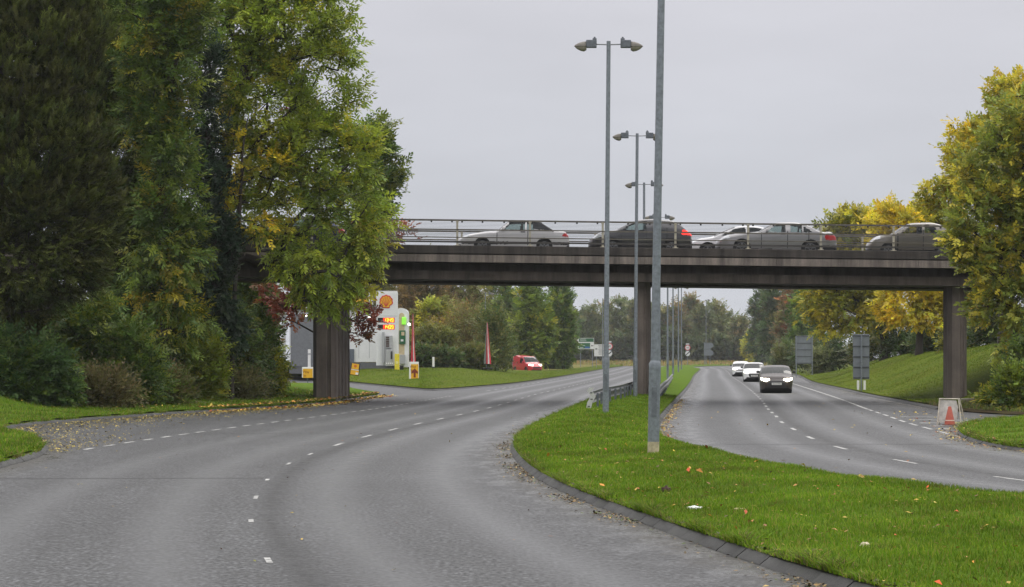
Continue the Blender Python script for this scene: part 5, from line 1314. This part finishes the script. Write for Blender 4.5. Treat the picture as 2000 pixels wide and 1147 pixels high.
for i, (px, d, ty, hw, pal, sty, lab) in enumerate([
    (966, 240, 602, 28, DKG + OLIVE, 'twig', 'dark spreading bush with pale twig ends right of the second banner'), (905, 246, 592, 48, BROWN + OLIVE, 'twig', 'wide brown twiggy bush between the two banners'),
    (845, 238, 640, 40, OLIVE, 'shrub', 'olive bush behind the marker post'), (830, 232, 684, 24, DKG, 'ivy', 'low dark hedge bush behind the marker post'), (870, 232, 690, 26, DKG, 'ivy', 'low dark hedge bush left of the brown twiggy bush'), (925, 234, 685, 30, DKG + OLIVE, 'shrub', 'low dark bush under the brown twiggy bush'), (1082, 352, 692, 24, DKG, 'shrub', 'dark bush at the foot of the large rounded green tree')]):
    gz = .93 if px < 960 else .5; yb = HOR-(gz-CAMH)*F/d; h = yb-ty
    tree('bush', lab, px, d, gz, [(px, ty+h*.35, hw*.9, h*.36), (px, ty+h*.7, hw, h*.32)], 110, 18, sty, pal, 150+i, 'bushes on the far verge', .07, scale=1.7, gain=1.2, cat='bush', stems=3, hollow=.4)
far = [(a, b+16, c, e) for a, b, c, e in [(1108, 585, 24, FARG), (1132, 590, 22, FARG), (1158, 582, 24, FARG), (1186, 578, 24, FARG + BROWN), (1212, 562, 24, FARG), (1240, 566, 24, FARG), (1268, 580, 24, FARG), (1296, 585, 22, FARG), (1322, 578, 22, FARG + BROWN), (1348, 560, 20, FARG + BROWN), (1372, 588, 22, FARG), (1398, 570, 22, FARG + OLIVE), (1424, 596, 20, FARG), (1444, 604, 16, FARG + BROWN), (1462, 640, 14, OLIVE + YEL2)]]
FL = ['left of the direction sign', 'above the direction sign', 'above the white sign', 'just left of the middle pier', 'nearest to the left side of the middle pier', 'right behind the middle pier', 'between pier and nearest post', 'right of the nearest post', 'behind the first thin lamp posts', 'with thin brown top above the speed limit sign', 'left of the small sign back', 'with yellowish top above the small sign back', 'right of the small sign back', 'with brown top near the gap of sky', 'lowest and yellowest at the road end']
for i, (px, ty, hw, pal) in enumerate(far):
    d = 655 + 12*math.sin(i*2.3); gz = .9; yb = HOR-(gz-CAMH)*F/d; h = yb-ty
    tree('background_tree', 'grey green tree of the far wood, ' + FL[i], px, d, gz, [(px, ty+h*.26, hw*.65, h*.27), (px, ty+h*.62, hw*1.15, h*.36)], 120, 15, 'broad', pal, 170+i, 'trees of the far wood', .25, scale=3.3, hollow=.45, gain=1.4)  # gain lightens the far wood's leaf colour, standing in for distance haze
for i, px in enumerate(range(1100, 1480, 24)):
    d = 640; gz = .8; ty = 655 + 10*math.sin(i*1.9)
    tree('bush', 'dark low bush of the far wood edge', px, d, gz, [(px, 682, 20, 705-ty-22), (px+8, 694, 18, 12)], 36, 14, 'broad', FARG + DKG, 190+i, 'low bushes along the far wood edge', .06, scale=3.2, cat='bush', stems=3)

# ------------------------------------------------------------------ grass blades
def blades(name, x, d, z, h, w, cols, seed, lean=.35):
    rng = np.random.default_rng(seed); n = len(x); a = rng.random(n)*math.pi
    B = np.stack([x, d, z-.01], 1); sd = np.stack([np.cos(a), np.sin(a), 0*a], 1)*(w*rng.uniform(.7, 1.3, n))[:, None]
    hh = h*rng.uniform(.5, 1.35, n); ld = rng.normal(0, lean, (n, 2))*hh[:, None]
    tip = B + np.stack([ld[:, 0], ld[:, 1], hh], 1); mid = B + np.stack([ld[:, 0]*.3, ld[:, 1]*.3, hh*.6], 1)
    V = np.stack([B-sd, B+sd, mid+sd*.7, tip, mid-sd*.7], 1).reshape(-1, 3)
    i = np.arange(n)*5; Q = np.stack([np.stack([i, i+1, i+2, i+4], 1)], 1).reshape(-1, 4); T = np.stack([i+4, i+2, i+3, i+3], 1)
    c = pick(rng, cols, n)*rng.uniform(.75, 1.3, (n, 1))
    c *= (1 + .22*np.sin(x*1.3+d*.7)*np.sin(d*.9-x*.5) + .16*np.sin(x*4.1-d*1.9)*np.sin(d*2.7+x*2.2))[:, None]; br = np.clip(np.sin(x*2.3+1.1*np.sin(d*1.7))*np.sin(d*1.9+1.3*np.sin(x*1.9))-.80, 0, 1)[:, None]*2.8; c = c*(1-br) + np.array([.10, .075, .03])*br
    o = np_mesh(name, V, np.concatenate([Q, np.stack([i+4, i+2, i+3], 1)[:, [0, 1, 2, 2]]]) if False else Q, M_GRASS, colors=c)
    # the pointed tips
    o2 = None
    me = o.data
    Vt = np.stack([mid-sd*.7, mid+sd*.7, tip], 1).reshape(-1, 3); j = np.arange(n)*3
    o2 = np_mesh(name, Vt, np.stack([j, j+1, j+2], 1), M_GRASS, colors=c*1.1)
    bm = bmesh.new(); bm.from_mesh(o.data); bm.from_mesh(o2.data); bm.to_mesh(o.data); bm.free()
    bpy.data.objects.remove(o2)
    o['kind'] = 'stuff'; return o
GC = [(4, (.060, .110, .007)), (3, (.080, .130, .009)), (1.5, (.040, .080, .006)), (1.0, (.120, .145, .016)), (.8, (.14, .115, .035))]
rng = np.random.default_rng(77)
def cand(n, d0, d1, p): u = rng.random(n); return (d0**(1-p) + u*(d1**(1-p)-d0**(1-p)))**(1/(1-p))
def inview(x, d, m=2.0): return np.abs(x) < 1000/F*d + m
def med_grass(n, d0, d1, p, h, w, nm, seed):
    d = cand(n, d0, d1, p); t = rng.random(n)
    x, z = median_pt(d, t); k = inview(x, d); return blades(nm, x[k], d[k], z[k], np.full(k.sum(), h)*(1+.15*np.sin(x[k]*2.1)*np.sin(d[k]*1.7)), w, GC, seed)
med_grass(150000, 19, 48, 1.6, .055, .0042, 'grass', 1)
med_grass(60000, 46, 120, 1.8, .065, .008, 'grass', 2)
# longer fringe that hangs over the kerbs
d = cand(26000, 19, 110, 1.4); t = np.abs(rng.normal(0, .010, 26000)); x, z = median_pt(d, t); hh = np.clip(.5+.55*np.sin(d*2.3+1.5*np.sin(d*.71))+.3*np.sin(d*7.7), .25, 1.5); blades('grass', x-.06*rng.random(26000), d, z-.012, .10*hh, .006, GC + [(2, (.10, .09, .035)), (1, (.05, .05, .02))], 3, .8)
d = rng.uniform(46, 81, 8000); blades('grass', Rp(d)+.04+np.abs(rng.normal(0, .08, 8000)), d, np.full(8000, .08), .13*np.clip(.6+.6*np.sin(d*3.1+np.sin(d*1.3)), .3, 1.4), .009, GC + [(2, (.10, .085, .03)), (1, (.04, .035, .015))], 32, .9)
d = rng.uniform(44, 130, 9000); blades('grass', Lk(d)-.06-np.abs(rng.normal(0, .08, 9000)), d, np.full(9000, .08), .10*np.clip(.6+.6*np.sin(d*2.1+np.sin(d*1.3)), .3, 1.4), .010, GC + [(2, (.10, .085, .03))], 33, .9)
d = cand(9000, 60, 120, 1.3); t = 1-np.abs(rng.normal(0, .012, 9000)); x, z = median_pt(d, t); blades('grass', x, d, z, .085, .009, GC, 31, .8)
d = cand(60000, 44, 128, 1.2); o = rng.random(60000)**1.3*6+.16; x = Lk(d)-o; z = left_z(d, o); k = inview(x, d); blades('grass', x[k], d[k], z[k], .085, .009, GC + [(2, (.05, .08, .015)), (1, (.14, .12, .04))], 4)
d = cand(40000, 45, 80.8, 1.2); o = rng.random(40000)*7+.16; x = Rp(d)+o; z = .125+.06*np.minimum(o, 4); k = inview(x, d); blades('grass', x[k], d[k], z[k], .07, .007, GC, 5)
d = cand(60000, 106, 330, 1.6); o = rng.random(60000)*9+.2; x = Re(d)+o; z = bank_z(d, o); k = inview(x, d); blades('grass', x[k], d[k], z[k], .05, .012, [(3, (.050, .082, .007)), (2, (.068, .095, .009)), (1, (.095, .095, .02))], 6)
u = rng.random(40000); vv = rng.random(40000); ii = u*89; x = np.interp(ii, np.arange(90), sv[:, 0])*(1-vv) + np.interp(ii, np.arange(90), sw[:, 0])*vv; d = np.interp(ii, np.arange(90), sv[:, 1])*(1-vv) + np.interp(ii, np.arange(90), sw[:, 1])*vv
z = .12 + (np.interp(ii, np.arange(90), topz[:, 0])-.12)*vv**.85; blades('grass', x, d, z, .05, .014, [(3, (.050, .088, .007)), (2, (.068, .102, .009)), (.6, (.095, .10, .02))], 7)
d = cand(9000, 84, 106, 1.1); o = rng.random(9000)*12; x = np.interp(d, dq, q0[:, 0])+o; z = .12 + slope_z(o)*np.interp(d, [84, 95, 106], [.3, .6, 1.]); blades('grass', x, d, z, .11, .012, [(2, (.05, .075, .014)), (1, (.10, .085, .03))], 8)
xx = rng.uniform(-40, 120, 14000); ff = rng.random(14000); dd = np.interp(xx, [-60, 20, 40, 80, 190], [590, 575, 572, 600, 640])+ff*70; blades('grass', xx, dd, .02+.9*ff, .55, .08, [(2, (.16, .13, .045)), (2, (.11, .12, .03)), (1, (.20, .11, .05))], 9)

# ------------------------------------------------------------------ fallen leaves
def litter(x, d, z, size, cols, seed, curl=.5):
    rng = np.random.default_rng(seed); n = len(x); a = rng.random(n)*2*math.pi
    f = np.stack([np.cos(a), np.sin(a), rng.normal(0, curl*.5, n)], 1); s = np.stack([-np.sin(a), np.cos(a), rng.normal(0, curl*.5, n)], 1)
    l = (size*rng.uniform(.5, 1.4, n))[:, None]; w = l*rng.uniform(.35, .65, n)[:, None]
    c = np.stack([x, d, z], 1); c[:, 2] += .012 + np.abs(f[:, 2])*l[:, 0]*.5
    lift = np.array([0, 0, 1.])*(l*rng.uniform(0, .3, (n, 1))*curl)
    V = np.stack([c-f*l*.5, c+s*w*.5+lift, c+f*l*.5, c-s*w*.5+lift], 1).reshape(-1, 3)
    o = np_mesh('fallen_leaves', V, np.arange(n*4).reshape(-1, 4), M_LITTER, colors=np.clip(pick(rng, cols, n)*rng.uniform(.6, 1.3, (n, 1)), 0, 1)); o['kind'] = 'stuff'; return o
AUT = [(3, (.30, .20, .035)), (3, (.20, .10, .03)), (2, (.12, .05, .02)), (1, (.40, .30, .08)), (1, (.22, .05, .015))]
YLIT = [(3, (.33, .25, .045)), (2.5, (.20, .15, .04)), (2, (.09, .065, .025)), (1, (.14, .14, .03))]
d = cand(1200, 20, 80, 1.3); t = rng.random(1200); x, z = median_pt(d, t); litter(x, d, z+.012, .055, AUT + [(3, (.10, .06, .025))], 1)
d = cand(60, 20, 50, 1.2); t = rng.random(60); x, z = median_pt(d, t); litter(x, d, z+.02, .085, [(2, (.30, .05, .012)), (2, (.34, .14, .02)), (1, (.5, .33, .03))], 2, .9)
d = cand(5200, 19, 78, 1.2); x = Lm(d) - .04 - np.abs(rng.normal(0, .17, 5200)); k = rng.random(5200) < np.clip(.5+.9*np.sin(d*.9+2*np.sin(d*.37)), .05, 1); litter(x[k], d[k], 0*d[k], .045, [(2, (.05, .035, .02)), (2, (.08, .06, .03)), (1, (.16, .10, .035)), (.6, (.25, .17, .05)), (.8, (.05, .07, .015))], 3)
d = rng.uniform(62, 120, 900); x = Rm(d)+.06+np.abs(rng.normal(0, .16, 900)); litter(x, d, 0*d, .07, YLIT + AUT, 4)
d = 53 + 50*rng.random(5200)**.8; u = np.abs(rng.normal(0, .5, 5200)); x = Lk(d)+.05 + u*np.interp(d, [53, 60, 75, 103], [1.0, 2.6, 3.2, 1.2]); k = x < LayEdge(d)-.1; litter(x[k], d[k], 0*d[k], .055, YLIT, 5)
d = rng.uniform(92, 131, 3200); x = Lk(d)+rng.normal(.05, .35, 3200); litter(x, d, np.where(x < Lk(d), .16, .0), .13, YLIT + [(3, (.36, .17, .03)), (1.5, (.22, .07, .02))], 6)
d = rng.uniform(85, 130, 1000); o = rng.random(1000)*5; x = Lk(d)-o-.1; litter(x, d, left_z(d, o)+.03, .09, YLIT + AUT, 7)
d = rng.uniform(20, 130, 130); x = LaneL(d)+rng.uniform(-5, 4.6, 130); k = (x < Lm(d)-.2) & (x > Lk(d)+.2); litter(x[k], d[k], 0*d[k], .055, AUT + YLIT, 8)
d = rng.uniform(32, 110, 60); x = LaneR(d)+rng.uniform(-3.3, 3.4, 60); litter(x, d, 0*d, .08, AUT + YLIT, 9)
d = rng.uniform(46, 81, 700); x = Rp(d)+rng.normal(-.12, .22, 700); litter(x, d, np.where(x > Rp(d), .15, 0), .07, YLIT + AUT, 10)
d = rng.uniform(56, 92, 260); x = EdgeR(d)+rng.random(260)*3; k = x < np.where(d < 81, Rp(d)-.1, 99); litter(x[k], d[k], 0*d[k], .09, YLIT + AUT, 11)
d = cand(5200, 19, 70, 1.4); x = Lm(d) + .10 + np.abs(rng.normal(0, .06, 5200)); litter(x, d, np.full(5200, .10), .05, [(3, (.045, .035, .02)), (2, (.03, .03, .015)), (1, (.06, .06, .02)), (.6, (.13, .10, .04))], 12)
# single bits lying on the grass that the photo shows
def clod(name, label, cat, px, py, w, h, m_, seed, group=None):
    z = .30; x, d = G(px, py, z); t = float((x-Lm(d)-.14)/(Rm(d)-Lm(d)-.28)); z = float(median_pt(d, t)[1])
    rng = np.random.default_rng(seed); bm = bmesh.new(); bmesh.ops.create_icosphere(bm, subdivisions=2, radius=1)
    for v in bm.verts: v.co = (v.co.x*w*(1+.3*math.sin(5*v.co.y+seed)), v.co.y*w*.7*(1+.3*math.sin(4*v.co.x)), v.co.z*h*(1+.4*math.sin(6*v.co.x+3*v.co.y+seed)))
    me = bpy.data.meshes.new(name); bm.to_mesh(me); bm.free(); me.materials.append(m_)
    o = bpy.data.objects.new(name, me); COL.objects.link(o); o.location = (x, d, z+h*.6); return tag(o, label, cat, group)
clod('earth_clod', 'brown clod of earth on the grass in front of the nearest lamp post', 'clod', 1301, 942, .055, .045, mat('clod_earth', (.07, .04, .03), .9, var=.4, scale=30), 1)
clod('litter_scrap', 'crumpled white scrap of litter on the grass right of the earth clod', 'litter', 1356, 967, .085, .022, mat('white_scrap', (.72, .74, .72), .5, var=.1), 2)
clod('litter_scrap', 'pale buff scrap of bark lying on the grass right of the white scrap', 'litter', 1443, 974, .07, .015, mat('buff_scrap', (.45, .36, .20), .7, var=.2), 3)
clod('litter_scrap', 'cream crumpled leaf-like scrap on the grass near the middle right', 'litter', 1689, 1040, .045, .03, mat('cream_scrap', (.55, .48, .34), .7, var=.2), 4)

# ------------------------------------------------------------------ damp air
hm = bpy.data.materials.new('damp_air'); hm.use_nodes = True; ht = hm.node_tree; ht.nodes.clear()
ho = ht.nodes.new('ShaderNodeOutputMaterial'); hv = ht.nodes.new('ShaderNodeVolumePrincipled')
hv.inputs['Color'].default_value = (.93, .95, 1, 1); hv.inputs['Density'].default_value = .00013; hv.inputs['Anisotropy'].default_value = .2
ht.links.new(hv.outputs[0], ho.inputs['Volume'])
hz_ = MB().box((0, 900, 10.5), (2040, 2040, 25)).build('haze', hm); hz_['kind'] = 'stuff'
